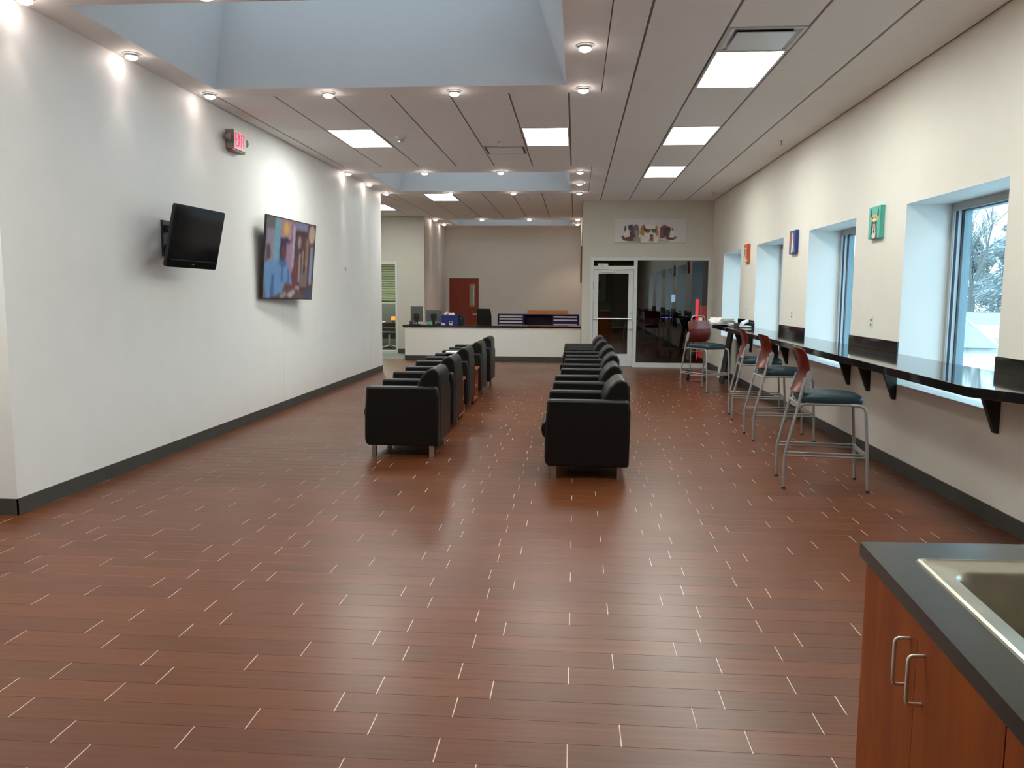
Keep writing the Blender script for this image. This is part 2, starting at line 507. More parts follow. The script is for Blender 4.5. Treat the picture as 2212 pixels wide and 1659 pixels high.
# right wall with window openings
WINS = [(5.90, 7.65), (8.96, 10.70), (11.98, 13.70), (14.95, 16.68), (2.86, 4.61)]
WZ0, WZ1 = 0.785, 2.42
XO = 3.52
ys = sorted(WINS)
rw = MB().use('wall_cream')
rw.box(XR, -3.6, 0, XO, YB+.1, WZ0); rw.box(XR, -3.6, WZ1, XO, YB+.1, ZC+.1)
prev = -3.6
for a, b in ys+[(YB+.1, None)]:
    rw.box(XR, prev, WZ0, XO, a, WZ1); prev = b
wr = struct(rw.build('wall_right'))
# reveal linings (painted white) as thin boards
for a, b in ys:
    q = MB().use('reveal_white')
    q.box(XR-.001, a, WZ0, 3.40, a+.004, WZ1); q.box(XR-.001, b-.004, WZ0, 3.40, b, WZ1)
    q.box(XR-.001, a, WZ1-.004, 3.40, b, WZ1); q.box(XR-.001, a, WZ0, 3.40, b, WZ0+.004)
    q.build('window_reveal', wr)
struct(B('baseboard_right', 'base_rubber', [(XR-.009, -3.6, 0, XR, YB, .118)]))
for o in [c for c in bpy.data.objects if c.name.startswith('baseboard')]: pass
# windows
for i, (a, b) in enumerate(WINS):
    fr = MB().use('alu')
    d = .05
    x0, x1 = 3.36, 3.50
    for (ya, yb_) in ((a, a+d), (b-d, b)): fr.box(x0, ya, WZ0, x1, yb_, WZ1)
    fr.box(x0, a+d, WZ0, x1, b-d, WZ0+d); fr.box(x0, a+d, WZ1-d, x1, b-d, WZ1)
    wn = struct(fr.build('window_%d' % (i+1)))
    # inner warm trim face and the dark gasket
    e = .004
    tq = MB().use('alu_warm')
    tq.box(x0-.012, a+e, WZ0+e, x0, a+.045, WZ1-e); tq.box(x0-.012, b-.045, WZ0+e, x0, b-e, WZ1-e)
    tq.box(x0-.012, a+.045, WZ1-.075, x0, b-.045, WZ1-e)
    tq.build('inner_trim', wn)
    g = MB().use('gasket')
    for yy in (a+d, b-d-.008):
        g.box(x0+.012, yy, WZ0+d, x0+.030, yy+.008, WZ1-d)
        g.box(x0+.062, yy, WZ0+d, x0+.067, yy+.008, WZ1-d)
    g.box(x0+.012, a+d, WZ1-d-.008, x0+.03, b-d, WZ1-d)
    g.build('gasket', wn)
    s2 = MB().use('alu_blue')
    for yy in (a+d, b-d-.03): s2.box(x0+.075, yy, WZ0+d, x0+.14, yy+.03, WZ1-d)
    s2.box(x0+.075, a+d, WZ1-d-.025, x0+.14, b-d, WZ1-d); s2.box(x0+.075, a+d, WZ0+d, x0+.14, b-d, WZ0+d+.03)
    s2.build('sash', wn)
    B('pane', 'window_glass', (x0+.100, a+d, WZ0+d, x0+.106, b-d, WZ1-d), wn)

# storefront wall
sx0, sx1, szt = 0.33, 2.90, 2.395
dx1 = 1.27
sw = MB().use('wall_taupe_shaded')
sw.box(XS, YB, 0, sx0, YB+.12, ZC+.1); sw.box(sx0, YB, szt, XO, YB+.12, ZC+.1); sw.box(sx1, YB, 0, XR+.02, YB+.12, szt)
struct(sw.build('wall_storefront'))
struct(B('baseboard_storefront', 'base_rubber', [(sx1, YB-.009, 0, XR-.009, YB, .118), (XS-.009, YB-.009, 0, sx0, YB, .118)]))
fw = .062
F = MB().use('frame_white')
f0, f1 = YB-.02, YB+.09
F.box(sx0, f0, 0, sx0+fw, f1, szt); F.box(dx1, f0, 0, dx1+.075, f1, szt); F.box(sx1-.03, f0, 0, sx1, f1, szt)
F.box(sx0+fw, f0, szt-fw, dx1, f1, szt); F.box(dx1+.075, f0, szt-.055, sx1-.03, f1, szt)
F.box(sx0+fw, f0, 2.135, dx1, f1, 2.215); F.box(dx1+.075, f0, 0, sx1-.03, f1, .10)
sf = struct(F.build('window_6'))
B('pane', 'storefront_glass', (dx1+.075, YB+.03, .10, sx1-.03, YB+.036, szt-.055), sf)
B('transom_pane', 'storefront_glass', (sx0+fw, YB+.03, 2.215, dx1, YB+.036, szt-fw), sf)
B('mullion_line', 'gasket', (2.13, YB+.025, .10, 2.136, YB+.029, szt-.055), sf)
D = MB().use('frame_white')
a, b = sx0+fw+.006, dx1-.006
D.box(a, YB, .02, a+.105, YB+.045, 2.125); D.box(b-.105, YB, .02, b, YB+.045, 2.125)
D.box(a+.105, YB, .02, b-.105, YB+.045, .29); D.box(a+.105, YB, 2.045, b-.105, YB+.045, 2.125)
dr = struct(D.build('door_1'))
B('pane', 'storefront_glass', (a+.105, YB+.02, .29, b-.105, YB+.026, 2.045), dr)
MB().use('steel').tube([(a+.03, YB, 1.065), (a+.03, YB-.06, 1.065), (b-.03, YB-.06, 1.065), (b-.03, YB, 1.065)], .013, 8).build('push_bar', dr, smooth=True)
B('door_closer', 'plastic_white', [(a+.18, YB-.05, 2.07, a+.50, YB, 2.125)], dr, bevel=.004)
B('closer_arm', 'steel', [(a+.30, YB-.055, 2.127, a+.62, YB-.03, 2.137)], dr)
B('threshold', 'brushed', (sx0+fw, YB-.03, 0, dx1, YB+.09, .012), sf)
B('lock', 'steel', [(b-.06, YB-.012, 1.16, b-.03, YB, 1.20), (b-.06, YB-.012, .80, b-.03, YB, .84)], dr)

# dark room behind the storefront
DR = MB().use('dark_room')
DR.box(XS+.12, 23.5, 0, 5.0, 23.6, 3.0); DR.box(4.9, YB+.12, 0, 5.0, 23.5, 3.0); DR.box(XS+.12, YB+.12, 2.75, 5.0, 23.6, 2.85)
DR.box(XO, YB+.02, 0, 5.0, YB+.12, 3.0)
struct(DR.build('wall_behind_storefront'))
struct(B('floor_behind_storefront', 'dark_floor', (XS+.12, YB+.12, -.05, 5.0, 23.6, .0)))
B('mat_navy', 'navy_carpet', (.35, YB+.3, .0, 1.3, 20.5, .012)).name = 'entry_mat'
tag(bpy.data.objects['entry_mat'], 'dark navy entry mat on the floor behind the glass door', 'mat')

# reception bay
rb = MB().use('wall_taupe')
rb.box(-4.2, YBK, 0, -3.92, YBK+.15, ZC+.1); rb.box(-3.92, YBK, 2.11, -2.88, YBK+.15, ZC+.1); rb.box(-2.88, YBK, 0, XS+.12, YBK+.15, ZC+.1)
struct(rb.build('wall_back'))
struct(B('wall_reception_right', 'wall_taupe', (XS, YB+.12, 0, XS+.12, YBK, ZC+.1)))
struct(B('wall_reception_left', 'wall_taupe', (-4.2, 21.42, 0, -3.98, YBK, ZC+.1)))
struct(B('baseboard_back', 'base_rubber', [(-2.88, YBK-.009, 0, XS, YBK, .118), (-3.98, 21.3, 0, -3.971, YBK, .118), (-4.70, 21.291, 0, -3.971, 21.3, .118)]))
# office partition with glass
op = MB().use('wall_taupe_shaded')
op.box(-4.70, 21.3, 0, -3.98, 21.42, ZC+.1); op.box(-8, 21.3, 2.42, -4.70, 21.42, ZC+.1); op.box(-8, 21.3, 0, -5.9, 21.42, 2.42)
struct(op.build('wall_office'))
of = MB().use('frame_white')
of.box(-4.76, 21.27, 0, -4.70, 21.44, 2.42); of.box(-5.9, 21.27, 0, -5.84, 21.44, 2.42)
of.box(-5.84, 21.27, 2.36, -4.76, 21.44, 2.42); of.box(-5.84, 21.27, 0, -4.76, 21.44, .07)
ofo = struct(of.build('window_7'))
B('pane', 'office_glass', (-5.84, 21.35, .07, -4.76, 21.356, 2.36), ofo)
orm = MB().use('office_wall')
orm.box(-8, 25, 0, -4.2, 25.1, 3); orm.box(-8.1, 21.42, 0, -8, 25, 3); orm.box(-8, 21.42, 2.8, -4.2, 25, 2.9)
struct(orm.build('wall_office_back'))
struct(B('floor_office', 'dark_room', (-8, 21.42, -.05, -4.2, 25, 0)))
struct(B('wall_hall_left', 'wall_taupe', [(-8.1, YLE-.2, 0, -8, 21.3, ZC+.1), (-8, YLE-.2, 0, -4.19, YLE, ZC+.1)]))
struct(B('wall_near', 'office_wall', (-6.15, -3.75, 0, XO, -3.6, ZC+.1)))  # dark wall colour stands in for the unlit depth behind the camera
# door 2 in the back wall
d2 = MB().use('cherry_door').box(-3.86, YBK-.01, .01, -2.95, YBK+.035, 2.06)
d2o = struct(d2.build('door_2'))
q = MB().use('frame_white')
q.box(-3.92, YBK-.03, 0, -3.86, YBK+.15, 2.12); q.box(-2.95, YBK-.03, 0, -2.88, YBK+.15, 2.12); q.box(-3.86, YBK-.03, 2.06, -2.95, YBK+.15, 2.12)
q.build('door_frame', d2o)
q = MB().use('gold')
for z0, z1 in ((1.19, 1.215), (1.865, 1.89)): q.box(-3.24, YBK-.018, z0, -3.05, YBK-.01, z1)
q.box(-3.24, YBK-.018, 1.215, -3.215, YBK-.01, 1.865); q.box(-3.075, YBK-.018, 1.215, -3.05, YBK-.01, 1.865)
q.build('vision_frame', d2o)
B('vision_pane', 'office_wall', (-3.215, YBK-.014, 1.215, -3.075, YBK-.011, 1.865), d2o)
B('vision_strip', 'paper', (-3.13, YBK-.016, 1.25, -3.10, YBK-.0145, 1.85), d2o)
MB().use('steel').tube([(-3.0, YBK-.01, .965), (-3.0, YBK-.07, .965), (-3.13, YBK-.07, .965)], .013, 8).lathe([(.032, 0), (.032, .01)], 12, (-3.0, YBK-.02, .965), Matrix.Rotation(PI/2, 4, 'X')).build('door_handle', d2o, smooth=True)

# ------------------------------------------------------------------ ceiling
T = .6096
gx, gy = .5144, 6.488
bands = [(5.45, 8.44), (13.12, 16.60), (21.75, YBK)]
XB = .228
sky = [(-3.63, -.12, 5.75, 8.12), (-3.52, -.12, 13.78, 16.18), (-3.52, -.14, 22.45, 24.30)]
ce = MB().use('skim_white')
for (ba, bb), (sx_0, sx_1, sy0, sy1) in zip(bands, sky):
    xl = XL if ba > 0 else XL
    ce.box(XL-.02, ba, ZC, sx_0, bb, ZC+.02); ce.box(sx_1, ba, ZC, XB, bb, ZC+.02)
    ce.box(sx_0, ba, ZC, sx_1, sy0, ZC+.02); ce.box(sx_0, sy1, ZC, sx_1, bb, ZC+.02)
ceiling = struct(ce.build('ceiling'))
# grid plate behind the tiles (dark)
gp = MB().use('grid_metal')
edges = [-3.75]+[v for b_ in bands for v in b_]
regs = [(-8.1, XR+.6, -3.75, 5.45), (XB, XR+.6, 5.45, 8.44), (-8.1, XR+.6, 8.44, 13.12), (XB, XR+.6, 13.12, 16.60), (-8.1, XR+.6, 16.60, 21.75), (-8.1, -3.96, 21.75, 21.8)]
for r_ in regs: gp.box(r_[0], r_[2], ZC+.009, r_[1], r_[3], ZC+.03)
gp.build('ceiling_grid', ceiling)
# shafts
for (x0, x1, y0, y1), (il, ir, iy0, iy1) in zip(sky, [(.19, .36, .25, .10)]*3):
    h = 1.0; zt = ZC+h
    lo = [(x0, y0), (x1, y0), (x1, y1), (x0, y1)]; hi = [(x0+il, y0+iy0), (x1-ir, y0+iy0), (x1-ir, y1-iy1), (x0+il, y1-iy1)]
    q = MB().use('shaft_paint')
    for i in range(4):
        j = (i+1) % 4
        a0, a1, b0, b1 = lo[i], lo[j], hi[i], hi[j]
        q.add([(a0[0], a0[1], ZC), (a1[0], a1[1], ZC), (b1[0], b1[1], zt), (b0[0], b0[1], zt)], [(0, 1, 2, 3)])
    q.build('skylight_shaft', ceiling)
for i, ((x0, x1, y0, y1), (il, ir, iy0, iy1)) in enumerate(zip(sky, [(.19, .36, .25, .10)]*3)):
    zt = ZC+1.0
    X0, X1, Y0, Y1 = x0+il, x1-ir, y0+iy0, y1-iy1
    q = MB().use('metal_white')
    for (p0, p1, p2, p3) in ((X0-.06, Y0-.06, X1+.06, Y0), (X0-.06, Y1, X1+.06, Y1+.06), (X0-.06, Y0, X0, Y1), (X1, Y0, X1+.06, Y1)):
        q.box(p0, p1, zt, p2, p3, zt+.10)
    w_ = struct(q.build('window_%d' % (8+i)))
    n = 8; vs = []; fs = []
    for b_ in range(n+1):
        for a_ in range(n+1):
            u, v = a_/n, b_/n
            vs.append((X0+(X1-X0)*u, Y0+(Y1-Y0)*v, zt+.05+.30*(math.sin(PI*u)*math.sin(PI*v))**.5 if 0 < a_ < n and 0 < b_ < n else zt+.05))
    fs = [(b_*(n+1)+a_, b_*(n+1)+a_+1, (b_+1)*(n+1)+a_+1, (b_+1)*(n+1)+a_) for b_ in range(n) for a_ in range(n)]
    MB().use('skylight_acrylic').add(vs, fs).build('dome_pane', w_, smooth=True)
# roof above (blocks the sky)
rf = MB().use('shaft_paint')
ry = [-3.75]; 
for (x0, x1, y0, y1) in sky: ry += [y0-.1, y1+.1]
ry.append(25.2)
for i in range(0, len(ry), 2): rf.box(-8.2, ry[i], ZC+.11, 5.2, ry[i+1], ZC+.14)
for (x0, x1, y0, y1) in sky:
    rf.box(-8.2, y0-.1, ZC+.11, x0-.1, y1+.1, ZC+.14); rf.box(x1+.1, y0-.1, ZC+.11, 5.2, y1+.1, ZC+.14)
    rf.box(x0-.16, y0-.16, ZC+.11, x0-.1, y1+.16, ZC+1.05); rf.box(x1+.1, y0-.16, ZC+.11, x1+.16, y1+.16, ZC+1.05)
    rf.box(x0-.16, y0-.16, ZC+.11, x1+.16, y0-.1, ZC+1.05); rf.box(x0-.16, y1+.1, ZC+.11, x1+.16, y1+.16, ZC+1.05)
struct(rf.build('ceiling_roof_deck'))

# fixtures occupy grid cells: (x0, y0, length in cells)
cell = lambda i: gx+i*T
row = lambda j: gy+j*T
LIGHTS = [(1, row(1), 'near'), (1, row(6), 'middle'), (1, row(11), 'far'), (-2, row(6), 'centre'), (-6, row(6), 'left'), (-6, 16.63, 'far left'),
          (1, row(-4), None), (-2, row(-6), None), (-6, row(-6), None), (-9, row(-6), None),
          (-9, 18.6, None)]
VENTS = [(1, row(0)), (-3, row(8))]
occ = [(cell(i), y, cell(i)+T, y+2*T) for i, y, _ in LIGHTS]+[(cell(i), y, cell(i)+T, y+T) for i, y in VENTS]
tile_cache = {}
def tile_mesh(w, h):
    k = (round(w, 3), round(h, 3))
    if k not in tile_cache:
        q = MB().use('ceiling_tile'); a = w/2-.010; b = h/2-.0015; e = .004
        q.add([(-a,-b,.004),(a,-b,.004),(a,b,.004),(-a,b,.004),(-a+e,-b,0),(a-e,-b,0),(a-e,b,0),(-a+e,b,0),(-a,-b,.009),(a,-b,.009),(a,b,.009),(-a,b,.009)],
              [(4,7,6,5),(0,4,5,1),(1,5,6,2),(2,6,7,3),(3,7,4,0),(8,0,1,9),(9,1,2,10),(10,2,3,11),(11,3,0,8)])
        tile_cache[k] = q.mesh('ceiling_tile')
    return tile_cache[k]
tiles = []
def rows_in(y0, y1, base):
    out = []; k = math.floor((y0-base)/T)
    while base+k*T < y1-.02:
        a_, b_ = max(y0, base+k*T), min(y1, base+(k+1)*T)
        if b_-a_ > .03: out.append((a_, b_))
        k += 1
    return out
for (x0, x1, y0, y1), base in zip([(-6.0, XR, -3.6, 5.45), (XB, XR, 5.45, 8.44), (XL, XR, 8.44, 13.12), (XB, XR, 13.12, 16.60), (XL, XR, 16.60, YB), (-8, XS, YB, 21.75)],
                                  [gy, gy, gy, gy, 16.63, 16.63]):
    cx = []
    for i in range(-16, 6):
        a_, b_ = max(x0, cell(i)), min(x1, cell(i+1))
        if b_-a_ > .03: cx.append((a_, b_))
    for (ya, yb_) in rows_in(y0, y1, base):
        for (xa, xb) in cx:
            mx_, my_ = (xa+xb)/2, (ya+yb_)/2
            if any(o_[0]-.01 < mx_ < o_[2]+.01 and o_[1]-.01 < my_ < o_[3]+.01 for o_ in occ): continue
            tiles.append((xa, xb, ya, yb_))
# hall left of the wall end
for (ya, yb_) in rows_in(YLE, YB, 16.63):
    for i in range(-16, -7):
        a_, b_ = max(-8, cell(i)), min(XL, cell(i+1))
        if b_-a_ > .03 and not any(o_[0]-.01 < (a_+b_)/2 < o_[2]+.01 and o_[1]-.01 < (ya+yb_)/2 < o_[3]+.01 for o_ in occ): tiles.append((a_, b_, ya, yb_))
vis_t = sorted([t for t in tiles if t[3] > 5.5 and t[1] > -4.6 and not (t[0] < XL-.1 and t[2] < YLE)], key=lambda t: t[2])[:295]
st_ = set(vis_t)
tf = MB().use('ceiling_tile')
for t in tiles:
    if t in st_:
        o = bpy.data.objects.new('ceiling_tile', tile_mesh(t[1]-t[0], t[3]-t[2])); COL.objects.link(o)
        o.location = ((t[0]+t[1])/2, (t[2]+t[3])/2, ZC); o.parent = ceiling
    else:
        tf.box(t[0]+.010, t[2]+.0015, ZC, t[1]-.010, t[3]-.0015, ZC+.009)
tag(tf.build('ceiling_tile_field', ceiling), kind='stuff')

# troffers
tro_names = {'near': 'glowing rectangular ceiling panel beside the square air vent, nearest on the right', 'middle': 'glowing ceiling panel in the right row, second from the camera',
             'far': 'smallest glowing ceiling panel of the right row, nearest the glass storefront', 'centre': 'glowing ceiling panel in the middle of the tiled ceiling beside the flush vent',
             'left': 'glowing ceiling panel nearest the left wall, beside the smoke detector', 'far left': 'glowing ceiling panel farthest back, just beyond the second skylight'}
for i, y, nm in LIGHTS:
    x0 = cell(i); lab = tro_names.get(nm, 'glowing ceiling panel out of view behind the camera or side hall')
    t = thing('ceiling_light', (x0+T/2, y+T, ZC), lab, 'ceiling light', group='recessed ceiling light panels')
    w, h = T/2-.008, T-.008; e = .022
    q = MB().use('metal_white')
    q.box(-w, -h, -.004, -w+e, h, .009); q.box(w-e, -h, -.004, w, h, .009); q.box(-w+e, -h, -.004, w-e, -h+e, .009); q.box(-w+e, h-e, -.004, w-e, h, .009)
    q.build('frame', t)
    B('diffuser', 'panel_glow', (-w+e, -h+e, -.001, w-e, h-e, .006), t)
# vents
t = thing('ceiling_vent', (cell(1)+T/2, row(0)+T/2, ZC), 'square metal air diffuser with flat centre plate beside nearest light panel', 'air vent')
w = T/2-.008
q = MB().use('metal_white')
q.box(-w, -w, -.006, -w+.03, w, .009); q.box(w-.03, -w, -.006, w, w, .009); q.box(-w+.03, -w, -.006, w-.03, -w+.03, .009); q.box(-w+.03, w-.03, -.006, w-.03, w, .009)
q.build('frame', t)
B('cavity_shade', 'black_satin', (-w+.03, -w+.03, .004, w-.03, w-.03, .008), t)  # black sheet standing in for the shade inside the diffuser
q = MB().use('brushed')
k = w-.03; c_ = .055
for s_ in range(4):
    Mx = Matrix.Rotation(s_*PI/2, 4, 'Z')
    q.add([Mx @ Vector(p) for p in ((-k, k, -.004), (k, k, -.004), (k-c_, k-c_, .003), (-k+c_, k-c_, .003))], [(0, 1, 2, 3)])
q.build('throat', t)
B('centre_plate', 'mirror_white', (-w+.075, -w+.075, -.020, w-.075, w-.075, -.012), t, bevel=.003)
t = thing('ceiling_vent', (cell(-3)+T/2, row(8)+T/2, ZC), 'flush white air vent with thin dark outline between two light panels', 'air vent')
B('plate', 'ceiling_tile', (-w+.05, -w+.05, -.010, w-.05, w-.05, -.004), t)
B('slot_shade', 'black_satin', [(-w+.02, -w+.02, -.003, w-.02, w-.02, .006)], t)  # black sheet painted in as the shaded gap round the plate
q = MB().use('metal_white')
q.box(-w, -w, -.006, -w+.02, w, .009); q.box(w-.02, -w, -.006, w, w, .009); q.box(-w+.02, -w, -.006, w-.02, -w+.02, .009); q.box(-w+.02, w-.02, -.006, w-.02, w, .009)
q.build('frame', t)
# recessed spotlights
ring1 = 'round the nearest skylight'
SP = []
def sp(x, y, lab): SP.append((x, y, lab))
sp(-3.82, 5.56, 'bright recessed spotlight at the top left edge of the picture, by the left wall')
sp(-3.81, 6.90, 'bright recessed spotlight above the left wall, second of the nearest row')
sp(-3.76, 8.29, 'tilted recessed spotlight at the far left corner of the nearest skylight')
sp(-2.53, 8.31, 'recessed spotlight on the far side of the nearest skylight, left one')
sp(-1.24, 8.31, 'recessed spotlight on the far side of the nearest skylight, middle one')
sp(.05, 8.25, 'recessed spotlight at the far right corner of the nearest skylight')
sp(.05, 6.88, 'recessed spotlight on the right side of the nearest skylight')
for xx in (-2.53, -1.24, .05): sp(xx, 5.56, 'recessed spotlight cut by the top edge of the picture, %s of three' % {-2.53: 'left', -1.24: 'middle', .05: 'right'}[xx])
for xx, nm in ((-3.84, 'leftmost, above the wall'), (-2.54, 'second from left'), (-1.26, 'third from left'), (.05, 'rightmost')): sp(xx, 13.66, 'small spotlight on the near side of the second skylight, '+nm)
sp(-3.83, 15.02, 'small spotlight left of the second skylight, middle of the wall row')
sp(.05, 15.06, 'small spotlight right of the second skylight, middle of three')
for xx, nm in ((-3.84, 'by the wall end'), (-2.54, 'beside the farthest light panel'), (-1.26, 'middle one'), (.05, 'rightmost')): sp(xx, 16.42, 'small spotlight on the far side of the second skylight, '+nm)
for xx, nm in ((-3.84, 'leftmost'), (-2.56, 'second from left'), (-1.27, 'third from left'), (.04, 'rightmost')): sp(xx, 22.22, 'tiny spotlight above the reception bay near side, '+nm)
sp(-3.84, 23.70, 'tiny spotlight above the reception bay far left')
sp(.04, 23.66, 'tiny spotlight above the reception bay far right')
trim_me = MB().use('metal_white').lathe([(.045, .004), (.075, .004), (.078, -.004), (.060, -.012), (.052, -.006)], 20).mesh('trim', smooth=True)
hous_me = MB().use('metal_white').lathe([(.044, .006), (.056, -.020), (.052, -.026), (.034, -.026)], 16).mesh('gimbal', smooth=True)
lens_me = MB().use('spot_glow').lathe([(.050, -.024), (.048, -.038), (.028, -.050)], 16).mesh('lens', smooth=True)
sd = bpy.data.lights.new('spot_beam', 'SPOT')
sd.energy = SPOT_W; sd.color = (1, .84, .72); sd.spot_size = math.radians(62); sd.spot_blend = .6; sd.shadow_soft_size = .03
sd2 = sd.copy(); sd2.energy = SPOT_W*7; sd2.spot_size = math.radians(32); sd2.spot_blend = 1.0
sd3 = sd.copy(); sd3.energy = SPOT_W*9; sd3.spot_size = math.radians(100); sd3.color = (1, .74, .62)
for x, y, lab in SP:
    t = thing('recessed_spotlight', (x, y, ZC), lab, 'spotlight', group='recessed spotlights round the skylights')
    for nm, me in (('trim', trim_me), ('gimbal', hous_me), ('lens', lens_me)):
        o = bpy.data.objects.new(nm, me); COL.objects.link(o); o.parent = t
    lo_ = bpy.data.objects.new('beam', (sd3 if (y > 20 and x > -3.7) else sd2 if (y > 10 and x < -3.7) else sd)); COL.objects.link(lo_); lo_.parent = t; lo_.location = (0, 0, -.05)
# sprinklers and detector
def sprinkler(x, y, lab):
    t = thing('sprinkler', (x, y, ZC), lab, 'sprinkler')
    MB().use('metal_white').lathe([(.035, .003), (.036, -.003), (.015, -.006)], 16).build('escutcheon', t, smooth=True)
    MB().use('brushed').lathe([(.009, -.004), (.009, -.03), (.004, -.05)], 10).lathe([(.020, -.055), (.020, -.058)], 12).build('head', t)
sprinkler(2.66, 11.1, 'small sprinkler head on the ceiling near the right wall, nearer one')
sprinkler(2.69, 16.5, 'small sprinkler head on the ceiling near the right wall, by the far corner')
sprinkler(-1.04, 11.04, 'small sprinkler head on the ceiling beside the flush vent')
sprinkler(-1.02, 17.4, 'small sprinkler head on the ceiling beyond the second skylight')
sprinkler(-2.85, 21.1, 'tiny sprinkler head on the ceiling before the reception bay')
t = thing('smoke_detector', (-2.28, 10.62, ZC), 'white round smoke detector with cage beside the left light panel', 'smoke detector')
MB().use('plastic_white').lathe([(.07, .003), (.072, -.02), (.05, -.035)], 20).build('base', t, smooth=True)
q = MB().use('steel')
for a_ in range(6): q.box(.035*math.cos(a_*PI/3)-.004, .035*math.sin(a_*PI/3)-.004, -.065, .035*math.cos(a_*PI/3)+.004, .035*math.sin(a_*PI/3)+.004, -.035)
q.lathe([(.04, -.065), (.04, -.07)], 14).build('cage', t)

# ------------------------------------------------------------------ armchairs (front faces -x)
def make_armchair(loc, lab, grp):
    t = thing('armchair', loc, lab, 'armchair', group=grp)
    hw = .395; aw = .115
    for s_ in (-1, 1):
        y0, y1 = (hw-aw, hw) if s_ > 0 else (-hw, -hw+aw)
        MB().use('leather').prism([(-.345, .695), (.350, .695), (.365, .60), (.360, .115), (-.340, .115), (-.365, .16), (-.362, .45)], 'y', y0, y1).build('arm', t, bevel=.026, seg=4)
    MB().use('leather').prism([(.13, .20), (.115, .48), (.135, .70), (.18, .79), (.235, .845), (.285, .868), (.335, .852), (.362, .80), (.366, .60), (.362, .125), (.20, .125)], 'y', -hw+aw-.006, hw-aw+.006).build('backrest', t, bevel=.022, seg=4)
    MB().use('leather').prism([(-.385, .35), (-.402, .42), (-.39, .475), (-.34, .50), (.12, .485), (.12, .34), (-.35, .34)], 'y', -hw+aw+.003, hw-aw-.003).build('seat_cushion', t, bevel=.02, seg=3)
    B('seat_base', 'leather', (-.35, -hw+aw, .125, .20, hw-aw, .338), t, bevel=.012)
    for sx_ in (-1, 1):
        for sy_ in (-1, 1):
            cx, cy = sx_*.285, sy_*.325
            B('leg', 'steel', (cx-.022, cy-.022, 0, cx+.022, cy+.022, .118), t, bevel=.002)
    return t
RC = [(.120, 6.83, 7.64), (.135, 8.30, 9.08), (.190, 9.79, 10.58), (.210, 11.33, 12.12), (.175, 12.83, 13.62), (.170, 14.12, 14.90)]
LC = [(-1.662, 7.63, 8.42), (-1.735, 9.12, 9.91), (-1.778, 10.68, 11.47), (-1.762, 12.08, 12.87), (-1.765, 13.48, 14.27)]
ordn = ['nearest', 'second', 'third', 'fourth', 'fifth', 'sixth and farthest']
km = None; proto = None
for i, (x, a, b) in enumerate(RC):
    lab = '%s black leather armchair of the right column' % ordn[i]
    if proto is None:
        proto = make_armchair((x, (a+b)/2, 0), lab+', by the open floor', 'black armchairs in the right column')
        bpy.context.view_layer.update(); km = kid_map()
    else:
        c = copy_tree(proto, km); c.location = (x, (a+b)/2, 0); c['label'] = lab
        c.rotation_euler.z = R.uniform(-.01, .01)
for i, (x, a, b) in enumerate(LC):
    c = copy_tree(proto, km); c.location = (x, (a+b)/2, 0)
    c['label'] = '%s black leather armchair of the left column, facing the wall televisions' % (ordn[i] if i < 4 else 'fifth and farthest'); c['group'] = 'black armchairs in the left column'
# side tables between left chairs
def side_table(x, y0, y1, lab):
    t = thing('side_table', (x, (y0+y1)/2, 0), lab, 'side table', group='wooden side tables between the armchairs')
    h = (y1-y0)/2
    B('tabletop', 'table_wood', (-.27, -h, .485, .27, h, .515), t, bevel=.003)
    for s_ in (-1, 1):
        B('side_panel', 'table_wood', (-.25, s_*(h-.012)-.012, .04, .25, s_*(h-.012)+.012, .485), t)
    B('shelf', 'table_wood', (-.25, -h+.024, .22, .25, h-.024, .245), t)
    B('bottom', 'table_wood', (-.25, -h+.024, .04, .25, h-.024, .065), t)
    for sx_ in (-1, 1):
        for sy_ in (-1, 1): B('foot', 'black_satin', (sx_*.22-.02, sy_*(h-.05)-.02, 0, sx_*.22+.02, sy_*(h-.05)+.02, .04), t)
side_table(-1.68, 9.95, 10.42, 'reddish wooden side table between the second and third armchairs of the left column')
side_table(-1.685, 11.52, 12.0, 'reddish wooden side table between the third and fourth armchairs of the left column')
# newspaper on the arm
q = MB().use('paper')
for i in range(4): q.box(-.11, -.13, .001+i*.005, .11, .13, .0055+i*.005, Matrix.Rotation(.05*i, 4, 'Z'))
o = q.build('newspaper'); o.location = (-1.83, 12.14, .6955); tag(o, 'folded white newspaper lying on an armchair arm in the left column', 'newspaper')

